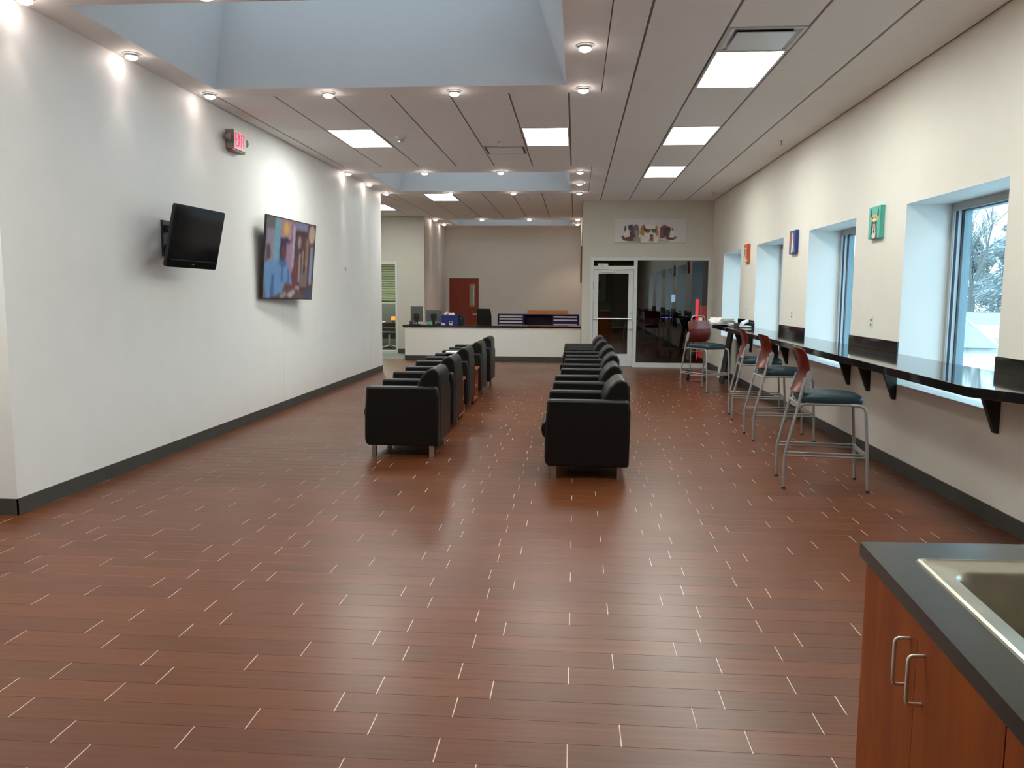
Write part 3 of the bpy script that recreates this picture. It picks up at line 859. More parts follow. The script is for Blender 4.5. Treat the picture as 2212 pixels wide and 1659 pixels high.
# ------------------------------------------------------------------ bar stools (forward +x)
def make_stool():
    t = thing('bar_stool', (0, 0, 0), 'stool', 'bar stool', group='bar stools along the window counter')
    r = .0125
    for s_ in (-1, 1):
        y = s_*.24
        lg = MB().use('stool_grey').tube([(0, y, .012), (-.003, y, .27), (.003, y, .31), (.024, y, .405), (.083, y, .674), (.134, y*.985, .93)], r, 10).build('rear_leg', t, smooth=True)
        MB().use('rubber').lathe([(.015, 0), (.015, .016)], 10, (0, y, 0)).build('rubber_foot', lg)
        lg = MB().use('stool_grey').tube([(.655, y, .012), (.637, y, .30), (.612, y, .655), (.600, y*.99, .690), (.570, y*.96, .707), (.50, y*.92, .709)], r, 10).build('front_leg', t, smooth=True)
        MB().use('rubber').lathe([(.015, 0), (.015, .016)], 10, (.655, y, 0)).build('rubber_foot', lg)
        q = MB().use('stool_grey')
        q.tube([(.0, y, .308), (.64, y, .308)], .0075, 8); q.tube([(.0, y, .282), (.645, y, .282)], .0075, 8)
        q.build('footrest_rail', t, smooth=True)
        q = MB().use('stool_grey').prism([(.128, .83), (.160, .82), (.186, .95), (.184, .975), (.160, .985), (.140, .96)], 'y', y-.006, y+.006)
        q.build('back_bracket', t, bevel=.002)
        MB().use('stool_grey').tube([(.088, y, .70), (.15, s_*.215, .709), (.55, s_*.215, .709)], .010, 8).build('seat_rail', t, smooth=True)
    B('front_plate', 'stool_grey', (.628, -.24, .276, .640, .24, .316), t, bevel=.002)
    MB().use('stool_grey').tube([(.089, -.235, .70), (.089, .235, .70)], .010, 8).build('cross_bar', t, smooth=True)
    # seat: rounded pad
    n = 28; vs = []; fs = []
    def ring(z, sc):
        for j in range(n):
            a_ = 2*PI*j/n; ca, sa = math.cos(a_), math.sin(a_); e = .30
            ux = math.copysign(abs(ca)**e, ca); uy = math.copysign(abs(sa)**e, sa)
            w_ = .228-(.012 if ux > 0 else 0)
            vs.append((.355+ux*.255*sc, uy*w_*sc, z-(.012 if ux > .6 else 0)*abs(ux)))
    for z, sc in ((.716, .93), (.722, .975), (.745, 1.0), (.772, .985), (.790, .93), (.797, .80), (.799, .4)): ring(z, sc)
    for i in range(6):
        for j in range(n): fs.append((i*n+j, i*n+(j+1) % n, (i+1)*n+(j+1) % n, (i+1)*n+j))
    fs.append(tuple(range(n-1, -1, -1))); fs.append(tuple(6*n+j for j in range(n)))
    MB().use('stool_seat').add(vs, fs).build('seat', t, smooth=True)
    B('seat_pan', 'black_satin', (.14, -.20, .708, .57, .20, .717), t)
    # curved shell backrest
    vs = []; ny_, nz_ = 12, 10; th = .009
    prof = [(.108, .80), (.140, .85), (.162, .91), (.170, .97), (.163, 1.04), (.146, 1.10), (.120, 1.155)]
    def px(z):
        for (xa, za), (xb, zb) in zip(prof, prof[1:]):
            if z <= zb: return xa+(xb-xa)*(z-za)/(zb-za)
        return prof[-1][0]
    for side in (0, 1):
        for k_ in range(nz_+1):
            z = .80+.355*k_/nz_
            for j in range(ny_+1):
                v = -1+2*j/ny_
                w_ = .232-.035*max(0, (.86-z)/.06)-.02*max(0, (z-1.12)/.035)**2
                vs.append((px(z)-.045*(1-v*v)-side*th, v*w_, z+(.012*(1-v*v) if k_ == nz_ else 0)))
    N = (nz_+1)*(ny_+1); fs = []
    for k_ in range(nz_):
        for j in range(ny_):
            a_ = k_*(ny_+1)+j
            fs.append((a_, a_+1, a_+ny_+2, a_+ny_+1)); fs.append((N+a_+ny_+1, N+a_+ny_+2, N+a_+1, N+a_))
    for j in range(ny_):
        fs.append((j+1, j, N+j, N+j+1)); a_ = nz_*(ny_+1)+j; fs.append((a_, a_+1, N+a_+1, N+a_))
    for k_ in range(nz_):
        a_ = k_*(ny_+1); fs.append((a_, a_+ny_+1, N+a_+ny_+1, N+a_)); a_ += ny_; fs.append((a_+ny_+1, a_, N+a_, N+a_+ny_+1))
    MB().use('stool_back').add(vs, fs).build('backrest', t, smooth=True, fix=True)
    return t
st = make_stool(); bpy.context.view_layer.update(); km = kid_map()
for i, (x, y, rz, lab) in enumerate([(1.774, 6.965, -.115, 'nearest bar stool with teal seat and red back, standing alone in front'),
                                 (1.975, 9.19, 0.0, 'second bar stool from the camera, its seat partly behind the nearest backrest'),
                                 (2.06, 10.72, -.10, 'third bar stool from the camera, turned sideways with its red back edge-on'),
                                 (2.01, 13.97, -1.0, 'farthest bar stool, angled with its glossy red back facing the room')]):
    c = st if i == 0 else copy_tree(st, km)
    c.location = (x, y, 0); c.rotation_euler.z = rz; c['label'] = lab

# ------------------------------------------------------------------ window counter
wc = thing('window_counter', (2.7, 9.7, 0), 'long glossy black counter along the windows with clipped ends and backsplashes', 'counter')
wc_off = Vector((-2.7, -9.7, 0)); MW = Matrix.Translation(wc_off)
MB().use('black_laminate').prism([(2.285, 4.86), (2.455, 14.70), (XR, 16.60), (XR, 3.55)], 'z', 1.010, 1.07, MW).build('worktop', wc, bevel=.003)
for a, b in ((4.61, 5.90), (7.65, 8.96), (10.70, 11.98), (13.70, 14.95)):
    B('backsplash', 'black_laminate', (XR-.018-2.7, a-9.7, 1.0705, XR-.0005-2.7, b-9.7, 1.178), wc, bevel=.002)
for y in (5.83, 7.66, 8.32, 8.91, 10.76, 11.46, 12.03, 13.80, 14.60, 4.60):
    MB().use('black_satin').prism([(XR-.001, .645), (XR-.03, .645), (XR-.165, 1.009), (XR-.001, 1.009)], 'y', y-.022, y+.022, MW).build('bracket', wc)
# outlets
for k, (y, z) in enumerate(((8.36, 1.33), (11.35, 1.33), (14.3, 1.33))):
    t = thing('wall_outlet', (XR, y, z), 'small pale outlet plate above the counter on the %s pier between windows' % ['nearest', 'middle', 'farthest'][k], 'outlet', group='outlet plates above the window counter')
    B('plate', 'plastic_white', (-.006, -.036, -.058, 0, .036, .058), t, bevel=.002)
    B('socket', 'plastic_grey', [(-.009, -.016, .012, -.006, .016, .036), (-.009, -.016, -.036, -.006, .016, -.012)], t)
t = thing('wall_switch', (XL, 13.72, 1.99), 'small white control plate on the left wall beside the bright scallops of light', 'thermostat')
B('plate', 'plastic_white', (0, -.04, -.06, .012, .04, .06), t, bevel=.003)
B('button', 'plastic_grey', (.012, -.012, -.01, .016, .012, .02), t)

# things on the counter's far end
def sheets(name, x, y, z, w, d, n, mat_, lab, cat, seed, curl=.03):
    rr = random.Random(seed); q = MB().use(mat_)
    for i in range(n):
        a_ = rr.uniform(-.5, .5); cx, cy = rr.uniform(-.02, .02), rr.uniform(-.03, .03)
        m_ = 6; vs = []
        for j in range(m_+1):
            u = -1+2*j/m_; zz = .004+i*.007+curl*(abs(u)**3)*rr.uniform(.3, 1)*(1+i*.3)
            for s_ in (-1, 1):
                p = Matrix.Rotation(a_, 4, 'Z') @ Vector((s_*w/2, u*d/2, 0))
                vs.append((p.x+cx, p.y+cy, zz)); vs.append((p.x+cx, p.y+cy, zz-.004))
        fs = []
        for j in range(m_):
            b_ = j*4
            fs += [(b_, b_+2, b_+6, b_+4), (b_+1, b_+5, b_+7, b_+3), (b_, b_+4, b_+5, b_+1), (b_+2, b_+3, b_+7, b_+6)]
        fs += [(0, 1, 3, 2), (m_*4, m_*4+2, m_*4+3, m_*4+1)]
        q.add(vs, fs)
    o = q.build(name); o.location = (x, y, z); return tag(o, lab, cat)
ZW = 1.0705
sheets('newspaper_pile', 2.56, 14.35, ZW, .22, .5, 7, 'paper', 'crumpled pile of newspapers at the far left end of the counter', 'newspapers', 3, .035)
sheets('magazine_pile', 2.72, 13.82, ZW, .21, .30, 5, 'paper_grey', 'loose magazines beside the newspaper pile on the counter', 'magazines', 5, .02)
t = thing('paper_tray', (2.75, 13.45, ZW), 'dark open tray with curled white leaflets on the far counter', 'tray')
B('tray', 'plastic_black', [(-.13, -.17, 0, .13, .17, .008), (-.13, -.17, .008, -.12, .17, .07), (.12, -.17, .008, .13, .17, .09), (-.12, .16, .008, .12, .17, .07)], t)
q = MB().use('paper'); q.tube([(-.06, -.10, .06), (.0, .02, .085), (.07, .10, .10)], .03, 8); q.box(-.10, -.14, .012, .09, .12, .03); q.build('leaflet', t)
# leaning boards under the far counter
q = MB().use('plastic_white'); Mb = Matrix.Translation((2.80, 15.75, 0.002)) @ Matrix.Rotation(.16, 4, 'Y')
q.box(-.02, -.26, 0, 0.0, .26, .80, Mb)
tag(q.build('leaning_board', bevel=.003), 'pale flat board leaning against the wall under the far end of the counter', 'board')
q = MB().use('black_satin'); Mb = Matrix.Translation((2.70, 14.92, 0.002)) @ Matrix.Rotation(.15, 4, 'Y')
q.box(-.035, -.20, 0, 0.0, .20, .93, Mb)
tag(q.build('black_panel', bevel=.004), 'tall black panel leaning under the counter beside the pale board', 'panel')
# folding cart behind the farthest stool
t = thing('folding_cart', (2.28, 15.25, 0), 'silver folding hand cart with looped handle standing behind the farthest stool', 'cart')
MB().use('steel').tube([(-.12, 0, .16), (-.12, 0, 1.14), (-.11, 0, 1.185), (-.08, 0, 1.21), (.08, 0, 1.21), (.11, 0, 1.185), (.12, 0, 1.14), (.12, 0, .16)], .011, 8).build('handle_frame', t, smooth=True)
for s_ in (-1, 1): MB().use('rubber').lathe([(.09, -.02), (.10, 0), (.09, .02)], 16, (s_*.16, .02, .10), Matrix.Rotation(PI/2, 4, 'Y')).build('wheel', t, smooth=True)
B('toe_plate', 'steel', (-.14, -.18, .012, .14, .0, .022), t)
q = MB().use('steel')
for z in (.25, .55, .85): MB().use('steel').tube([(-.12, 0, z), (.12, 0, z)], .009, 6).build('cross_bar', t)
q.tube([(-.15, .02, .10), (.15, .02, .10)], .009, 6); q.tube([(-.12, 0, .16), (-.12, 0, .022)], .009, 6); q.tube([(.12, 0, .16), (.12, 0, .022)], .009, 6)
q.build('axle', t)
B('tag', 'paper', (.0, -.035, 1.09, .07, -.03, 1.18), t)

# ------------------------------------------------------------------ wall pictures (thick canvases on right wall)
MP = Matrix.Rotation(-PI/2, 4, 'Z')     # print faces -x
def canvas(y, z, side, bg, ops, lab, seed):
    t = thing('canvas_painting', (XR-.001, y, z), lab, 'painting', group='small canvases between the windows')
    B('canvas_edge', side, (-.042, -.15, -.155, 0, .15, .155), t, bevel=.002)
    raster('print', .298, .308, bg, ops, 36, 38, 'print_matte', t, Matrix.Translation((-.0435, 0, 0)) @ MP, .12, seed)
TEAL = (.10, .50, .40); DK = (.035, .03, .035); CR = (.75, .70, .62); YE = (.65, .48, .10); BR = (.28, .10, .04)
canvas(8.31, 2.31, 'teal_paint', TEAL, [('p', [(.18, .0), (.30, .28), (.24, .34), (.12, .30)], DK), ('p', [(.82, .0), (.72, .28), (.78, .34), (.9, .3)], DK),
    ('e', .5, .38, .30, .14, YE), ('p', [(.28, .45), (.72, .45), (.80, 1), (.18, 1)], DK), ('e', .5, .42, .14, .06, CR), ('p', [(.40, .55), (.47, .55), (.42, .95), (.36, .95)], CR),
    ('p', [(.55, .55), (.60, .55), (.66, .95), (.60, .95)], CR), ('e', .48, .92, .16, .09, CR), ('e', .36, .36, .05, .03, DK), ('e', .62, .36, .05, .03, DK)],
    'small teal canvas painting of a long dark animal face, nearest on the window wall', 2)
canvas(11.33, 2.31, 'navy_paint', (.04, .07, .26), [('p', [(.1, .1), (.5, 0), (.62, .4), (.30, .6), (.05, .9)], BR), ('p', [(.45, .1), (.62, .08), (.70, .5), (.80, .9), (.3, .98), (.36, .6), (.48, .4)], CR),
    ('e', .52, .85, .06, .08, DK), ('p', [(.1, .3), (.25, .28), (.2, .7), (.08, .7)], (.45, .10, .04)), ('e', .42, .3, .05, .04, DK)],
    'small blue canvas painting with cream and brown animal, middle one on the window wall', 3)
canvas(14.32, 2.31, 'orange_paint', (.50, .09, .03), [('p', [(.15, .2), (.5, .12), (.62, .5), (.7, .95), (.2, 1), (.1, .6)], CR), ('p', [(.2, .25), (.38, .3), (.3, .7), (.14, .6)], DK),
    ('p', [(.48, .4), (.56, .5), (.5, .9), (.42, .8)], DK), ('e', .5, .75, .09, .06, DK), ('r', .6, .8, .9, 1.0, YE)],
    'small orange canvas painting with cream animal, farthest on the window wall', 4)
# large print over the storefront
t = thing('dog_print', (1.60, YB-.001, 2.965), 'wide white canvas print of three painted dog heads above the storefront', 'picture')
B('canvas_edge', 'desk_white', (-.765, -.035, -.25, .765, 0, .25), t, bevel=.003)
WH = (.70, .66, .67); PU = (.07, .05, .11); MA = (.15, .05, .04); OR = (.45, .24, .06); GY = (.30, .30, .26); LT = (.80, .74, .66); NV = (.10, .09, .20)
dog = []
dog += [('e', .235, .50, .085, .27, PU), ('p', [(.13, .30), (.17, .26), (.16, .55), (.13, .52)], PU), ('e', .30, .52, .045, .30, (.18, .15, .15)), ('p', [(.29, .45), (.33, .5), (.32, .85), (.29, .78)], GY),
        ('p', [(.17, .42), (.20, .45), (.22, .78), (.17, .90), (.10, .86), (.10, .70)], LT), ('p', [(.16, .28), (.18, .26), (.19, .45), (.165, .5)], LT), ('e', .115, .76, .022, .06, MA), ('p', [(.10, .82), (.24, .72), (.22, .95), (.12, .92)], MA),
        ('p', [(.21, .66), (.28, .6), (.29, .95), (.20, .95)], MA), ('e', .225, .50, .016, .045, NV), ('e', .23, .5, .006, .018, LT), ('e', .26, .3, .015, .05, (.3, .22, .3)), ('p', [(.26, .8), (.36, .76), (.37, 1), (.27, .98)], GY)]
dog += [('e', .505, .50, .115, .28, LT), ('p', [(.40, .22), (.43, .35), (.41, .72), (.35, .66), (.36, .35)], OR), ('p', [(.58, .25), (.60, .30), (.62, .66), (.58, .75), (.565, .40)], OR),
        ('p', [(.41, .22), (.435, .4), (.425, .5), (.40, .45)], MA), ('p', [(.44, .78), (.60, .78), (.62, .99), (.38, .99)], LT), ('p', [(.425, .42), (.585, .42), (.58, .48), (.43, .48)], DK),
        ('e', .462, .51, .034, .085, (.10, .07, .06)), ('e', .552, .51, .034, .085, (.10, .07, .06)), ('e', .465, .52, .02, .05, (.2, .16, .14)), ('e', .556, .52, .02, .05, (.2, .16, .14)),
        ('p', [(.505, .42), (.525, .6), (.545, .84), (.465, .84), (.485, .6)], LT), ('e', .52, .72, .024, .09, MA), ('p', [(.50, .74), (.54, .74), (.55, .95), (.48, .95)], (.22, .10, .11)), ('e', .50, .28, .05, .06, LT)]
dog += [('e', .69, .52, .055, .26, MA), ('e', .735, .52, .065, .22, (.09, .05, .06)), ('p', [(.64, .35), (.69, .26), (.70, .8), (.63, .85)], (.16, .06, .13)), ('e', .70, .31, .035, .07, (.30, .07, .07)),
        ('p', [(.79, .42), (.815, .40), (.82, .68), (.85, .78), (.80, .84), (.76, .8)], LT), ('p', [(.74, .72), (.80, .80), (.86, .74), (.865, .80), (.83, .90), (.75, .90), (.70, .80)], MA), ('e', .86, .775, .012, .035, DK),
        ('e', .755, .56, .022, .09, (.12, .10, .06)), ('e', .81, .42, .012, .06, DK), ('p', [(.62, .86), (.76, .88), (.78, .98), (.60, .98)], (.42, .42, .45)), ('p', [(.655, .55), (.67, .5), (.66, .8), (.645, .8)], (.45, .1, .06))]
raster('print', 1.524, .494, WH, dog, 190, 62, 'print_matte', t, Matrix.Translation((0, -.0365, 0)), .14, 8, blur=1)

# side wall board seen edge-on
t = thing('wall_board', (XS-.001, 20.2, 2.3), 'framed brown board seen edge-on on the wall right of the reception', 'picture')
B('frame', 'table_wood', (-.03, -1.0, -.42, 0, 1.0, .42), t, bevel=.003)
B('face', 'cardboard', (-.032, -.96, -.38, -.03, .96, .38), t)

# ------------------------------------------------------------------ televisions
def pose(c, yaw, tilt, roll):
    n = Vector((math.cos(yaw)*math.cos(tilt), math.sin(yaw)*math.cos(tilt), -math.sin(tilt)))
    r_ = Vector((-math.sin(yaw), math.cos(yaw), 0)); u = n.cross(r_)
    r2_ = r_*math.cos(roll)+u*math.sin(roll); u2 = -r_*math.sin(roll)+u*math.cos(roll)
    M_ = Matrix(((r2_.x, -n.x, u2.x), (r2_.y, -n.y, u2.y), (r2_.z, -n.z, u2.z))).to_4x4()   # local x right, y into the screen, z up
    M_.translation = Vector(c); return M_
def rounded(w, h, r, n=5):
    pts = []
    for cx, cy, a0 in ((w/2-r, h/2-r, 0), (-w/2+r, h/2-r, PI/2), (-w/2+r, -h/2+r, PI), (w/2-r, -h/2+r, 1.5*PI)):
        for i in range(n+1):
            a_ = a0+PI/2*i/n; pts.append((cx+r*math.cos(a_), cy+r*math.sin(a_)))
    return pts
def tv_root(M_, lab):
    o = bpy.data.objects.new('television', None); COL.objects.link(o); o.matrix_world = M_
    return tag(o, lab, 'television')
t1 = tv_root(pose((-3.58, 7.51, 2.093), -.121, .215, -.01), 'switched-off glossy black television tilted down on a wall arm')
MB().use('tv_gloss').prism(rounded(.815, .575, .025), 'y', 0, .035).build('housing', t1, bevel=.004)
MB().use('plastic_black').prism(rounded(.66, .44, .03), 'y', .035, .075).build('rear_cover', t1, bevel=.012)
B('screen', 'tv_gloss', (-.36, -.002, -.185, .36, 0, .245), t1)
B('lower_bezel', 'plastic_black', (-.36, -.006, -.222, .36, 0, -.212), t1)
B('logo', 'plastic_grey', (-.02, -.004, -.255, .02, 0, -.247), t1)
arm = thing('wall_bracket', (XL, 7.60, 2.10), 'black swivel wall arm holding the tilted television', 'bracket')
B('wall_plate', 'black_satin', (0, -.08, -.17, .022, .08, .17), arm, bevel=.002)
q = MB().use('black_satin')
q.box(.02, -.05, .06, .20, .0, .12); q.box(.02, -.05, -.12, .20, .0, -.06); q.box(.16, -.05, -.14, .20, .0, .14)
q.build('arm', arm)
B('tilt_head', 'black_satin', (.20, -.12, -.10, .255, .10, .10), arm, bevel=.003)
t2 = tv_root(pose((-3.76, 10.55, 2.02), -.103, .083, -.015), 'large thin television showing a person in a light blue shirt')
MB().use('plastic_black').prism(rounded(1.475, 1.04, .008, 2), 'y', 0, .022).build('housing', t2, bevel=.002)
B('rear_cover', 'plastic_black', (-.45, .022, -.40, .45, .045, .10), t2, bevel=.006)
BL = (.13, .26, .46); BLd = (.07, .13, .26); PK = (.34, .20, .28); SK = (.055, .025, .035); WD = (.08, .035, .035); LG = (.30, .22, .22)
scr = [('r', 0, 0, .17, 1, (.13, .12, .12)), ('r', .02, .15, .16, .6, (.26, .22, .28)), ('p', [(.02, .35), (.09, .33), (.11, .5), (.03, .55)], (.09, .06, .07)), ('r', .16, 0, .27, .62, (.16, .33, .42)),
       ('r', .27, 0, .54, .66, PK), ('r', .29, .02, .49, .22, (.42, .24, .22)), ('e', .38, .12, .05, .08, (.6, .38, .1)), ('r', .49, 0, .505, .28, (.08, .06, .1)), ('r', .52, .05, .56, .6, (.42, .36, .48)),
       ('r', .56, 0, 1, 1, WD), ('r', .56, 0, .82, .10, (.20, .20, .32)), ('r', .56, .12, .84, .16, (.04, .02, .02)), ('e', .66, .26, .035, .08, LG), ('e', .92, .13, .07, .12, (.45, .32, .26)),
       ('r', .66, .40, .70, .78, LG), ('r', .735, .36, .76, .8, LG), ('r', .80, .20, .86, .55, (.24, .13, .10)), ('r', .82, .5, .845, .75, LG), ('r', .90, .3, .96, .8, (.20, .25, .40)),
       ('r', .70, .66, .86, .84, (.16, .12, .12)), ('p', [(.55, .6), (.63, .45), (.66, .9), (.52, .9)], (.16, .04, .04)), ('r', .62, .84, .70, .88, (.5, .48, .52)),
       ('p', [(.0, .58), (.10, .55), (.30, .52), (.44, .56), (.52, .70), (.57, .92), (.40, 1), (.06, 1), (.02, .8)], BL), ('p', [(.14, .7), (.19, .7), (.20, 1), (.13, 1)], BLd), ('p', [(.33, .58), (.36, .58), (.35, .8), (.32, .8)], BLd),
       ('p', [(.44, .62), (.47, .62), (.50, .85), (.46, .85)], BLd), ('p', [(.40, .80), (.58, .82), (.58, .92), (.36, .95)], (.15, .06, .05)),
       ('p', [(.27, .46), (.40, .46), (.41, .57), (.34, .62), (.26, .56)], BLd), ('e', .335, .38, .068, .15, SK), ('p', [(.27, .24), (.40, .22), (.47, .26), (.46, .30), (.27, .32)], (.04, .025, .06)), ('e', .345, .42, .045, .09, (.11, .05, .06)),
       ('p', [(.12, 1), (.48, .88), (.66, .86), (.80, .96), (.80, 1)], (.10, .06, .07)), ('p', [(.30, .97), (.42, .91), (.46, .95), (.36, 1)], LG), ('p', [(.46, .95), (.58, .88), (.63, .92), (.52, 1)], (.40, .34, .30)), ('e', .90, .93, .08, .06, (.02, .05, .12))]
raster('screen', 1.455, 1.018, (.1, .08, .09), scr, 96, 66, 'print_screen', t2, Matrix.Translation((0, -.002, 0)), .20, 9, blur=1)
arm = thing('wall_bracket', (XL, 10.62, 1.98), 'black wall mount behind the large television', 'bracket')
B('wall_plate', 'black_satin', (0, -.25, -.18, .02, .25, .18), arm)
B('tilt_head', 'black_satin', (.02, -.2, -.12, .055, .2, .06), arm)

# exit sign (on the left wall)
t = thing('exit_sign', (XL, 9.20, 3.305), 'white emergency sign box with red EXIT letters and two lamp heads', 'exit sign')
B('housing', 'exit_grey', (0, -.165, -.105, .10, .165, .105), t, bevel=.004)
B('face', 'exit_face', (.10, -.165, -.105, .106, .165, .105), t)
B('battery_tray', 'exit_grey', (.005, -.13, -.128, .095, .15, -.105), t)
B('indicator', 'exit_red', (.085, -.155, -.122, .10, -.135, -.106), t)
q = MB().use('exit_red')
def L(y, z, w, h): q.box(.106, y, z, .109, y+w, z+h)
lh, lw, stq = .15, .052, .015; z0 = -.075
lw = .060
y = -.140
L(y, z0, stq, lh); L(y, z0, lw, stq); L(y, z0+lh-stq, lw, stq); L(y, z0+lh/2-stq/2, lw*.85, stq)
y += .074
for s_ in (-1, 1):
    q.add([(x_, y+lw/2+s_*a_, z0+b_) for x_ in (.106, .109) for a_, b_ in ((-lw/2, 0), (-lw/2+stq, 0), (lw/2, lh), (lw/2-stq, lh))], [(0,1,2,3), (7,6,5,4), (0,4,5,1), (1,5,6,2), (2,6,7,3), (3,7,4,0)])
y += .078
L(y+.004, z0, stq, lh)
y += .034
L(y, z0+lh-stq, lw+.015, stq); L(y+lw/2, z0, stq, lh)
q.build('letters', t)
for y in (-.225, .225):
    s_ = 1 if y > 0 else -1
    q = MB().use('exit_grey').lathe([(.018, -.045), (.044, .0), (.046, .02), (.038, .025)], 14, (.06, y, .01), Matrix.Rotation(PI/2, 4, 'Y') @ Matrix.Rotation(s_*.4, 4, 'X'))
    q.tube([(.05, s_*.165, .01), (.05, y-s_*.02, .01)], .012, 6)
    q.build('lamp_head', t)

# ------------------------------------------------------------------ reception desk
t = thing('reception_desk', (-1.95, 19.1, 0), 'long white reception desk with thin black top and dark plinth', 'desk')
B('front_panel', 'desk_white', (-2.10, 0, .115, 2.09, .03, .795), t)
B('end_panel', 'desk_white', (-2.10, .03, .115, -2.07, .75, .795), t)
B('plinth', 'base_rubber', [(-2.105, -.006, 0, 2.09, .03, .115), (-2.105, .03, 0, -2.07, .75, .115)], t)
B('worktop', 'black_laminate', (-2.15, -.03, .795, 2.095, .80, .838), t, bevel=.003)
B('inner_panel', 'desk_white', (2.06, .03, 0, 2.09, .75, .795), t)
ZD = .8385
def monitor(x, y, rz, w, h, lab):
    t = thing('monitor', (x, y, ZD), lab, 'monitor', rz)
    B('base', 'plastic_black', (-.12, -.08, 0, .12, .09, .014), t, bevel=.004)
    B('stand', 'plastic_black', (-.035, .0, .012, .035, .03, .22), t)
    B('screen_back', 'plastic_grey', (-w/2, -.03, .07, w/2, 0, .07+h), t, bevel=.006)
    B('screen_face', 'tv_gloss', (-w/2+.01, -.034, .085, w/2-.01, -.03, .06+h), t)
    B('rear_bump', 'plastic_black', (-.07, .0, .12, .07, .015, .26), t)
monitor(-3.83, 19.45, PI+.0, .0+.30, .37, 'tall monitor back at the left end of the reception desk')
monitor(-3.42, 19.5, PI, .40, .28, 'wide dark monitor back on the reception desk beside the blue box')
t = thing('blue_box', (-3.005, 19.5, ZD), 'blue box heaped with crumpled white paper on the reception desk', 'box')
B('carton', 'blue_box', [(-.20, -.14, 0, .20, -.13, .23), (-.20, .13, 0, .20, .14, .23), (-.20, -.13, 0, -.19, .13, .23), (.19, -.13, 0, .20, .13, .23), (-.19, -.13, 0, .19, .13, .01)], t)
q = MB().use('paper'); rr = random.Random(4)
for i in range(12):
    c = (rr.uniform(-.12, .10), rr.uniform(-.08, .08), .20+rr.uniform(0, .07)+(.04 if i % 4 == 0 else 0)); s_ = rr.uniform(.04, .075)
    vs = [(c[0]+s_*x_*rr.uniform(.6, 1.2), c[1]+s_*y_*rr.uniform(.6, 1.2), c[2]+s_*z_*rr.uniform(.6, 1.2)) for x_, y_, z_ in ((1,0,0),(-1,0,0),(0,1,0),(0,-1,0),(0,0,1),(0,0,-1))]
    q.add(vs, [(0,2,4),(2,1,4),(1,3,4),(3,0,4),(2,0,5),(1,2,5),(3,1,5),(0,3,5)])
q.build('crumpled_paper', t)
t = thing('computer_tower', (-2.76, 19.72, ZD), 'small black computer box on the desk right of the blue box', 'computer')
B('case', 'plastic_black', (-.05, -.12, 0, .06, .15, .22), t, bevel=.004); B('panel', 'plastic_grey', (-.03, -.124, .14, .03, -.12, .17), t)
t = thing('card_reader', (-2.96, 19.25, ZD), 'small white card reader on the front of the reception desk', 'card reader')
MB().use('plastic_white').prism([(-.04, 0), (.045, 0), (.045, .03), (-.03, .10), (-.04, .10)], 'x', -.035, .035).build('body', t, bevel=.004)
B('display', 'tv_gloss', (-.025, -.046, .055, .025, -.041, .09), t)
t = thing('desk_phone', (-3.88, 19.25, ZD), 'dark desk telephone with tangled cords at the left desk corner', 'telephone')
MB().use('plastic_black').prism([(-.09, 0), (.09, 0), (.09, .07), (-.09, .025)], 'x', -.08, .08).build('body', t, bevel=.004)
B('handset', 'plastic_grey', (-.085, -.08, .06, -.04, .09, .10), t, bevel=.012)
q = MB().use('plastic_white')
q.tube([(.05+.05*math.cos(a_*.6), -.05+.05*math.sin(a_*.6), .01+.002*a_) for a_ in range(24)], .004, 5); q.build('cord', t)
for i, (x, y, w, h, m_, lab) in enumerate([(-3.62, 19.28, .14, .045, 'paper_grey', 'low grey stack of papers on the desk before the tall monitor'),
        (-3.46, 19.30, .08, .075, 'teal_paint', 'teal cup-sized box on the reception desk'), (-3.26, 19.30, .13, .06, 'blue_metal', 'small navy notepad block on the reception desk'),
        (-3.14, 19.22, .10, .05, 'strip_white', 'little white label stack on the reception desk')]):
    o = B('desk_item', m_, [(-w/2, -.05, 0, w/2, .05, h*.6), (-w/2+.01, -.04, h*.6, w/2-.005, .045, h)], None, bevel=.003); o.name = ['paper_stack', 'supply_box', 'notepad', 'label_stack'][i]
    o.location = (x, y, ZD); tag(o, lab, ['papers', 'box', 'notepad', 'labels'][i])
# office chair
t = thing('office_chair', (-2.42, 20.6, 0), 'black high-backed office chair behind the reception desk', 'office chair', .9)
MB().use('leather').prism([(.17, .60), (.215, .75), (.20, 1.05), (.16, 1.20), (.11, 1.22), (.10, 1.0), (.12, .7), (.11, .55)], 'y', -.23, .23).build('backrest', t, bevel=.03, seg=3)
B('seat', 'leather', (-.26, -.25, .46, .22, .25, .56), t, bevel=.03, seg=3)
MB().use('plastic_black').tube([(0, 0, .10), (0, 0, .46)], .03, 10).build('gas_lift', t)
for i in range(5):
    a_ = i*2*PI/5; q = MB().use('plastic_black').tube([(0, 0, .11), (.28*math.cos(a_), .28*math.sin(a_), .065)], [.025, .016], 6)
    lg = q.build('leg', t)
    MB().use('rubber').lathe([(.02, -.015), (.028, 0), (.02, .015)], 10, (.28*math.cos(a_), .28*math.sin(a_), .029), Matrix.Rotation(PI/2, 4, 'X')).build('caster', lg)
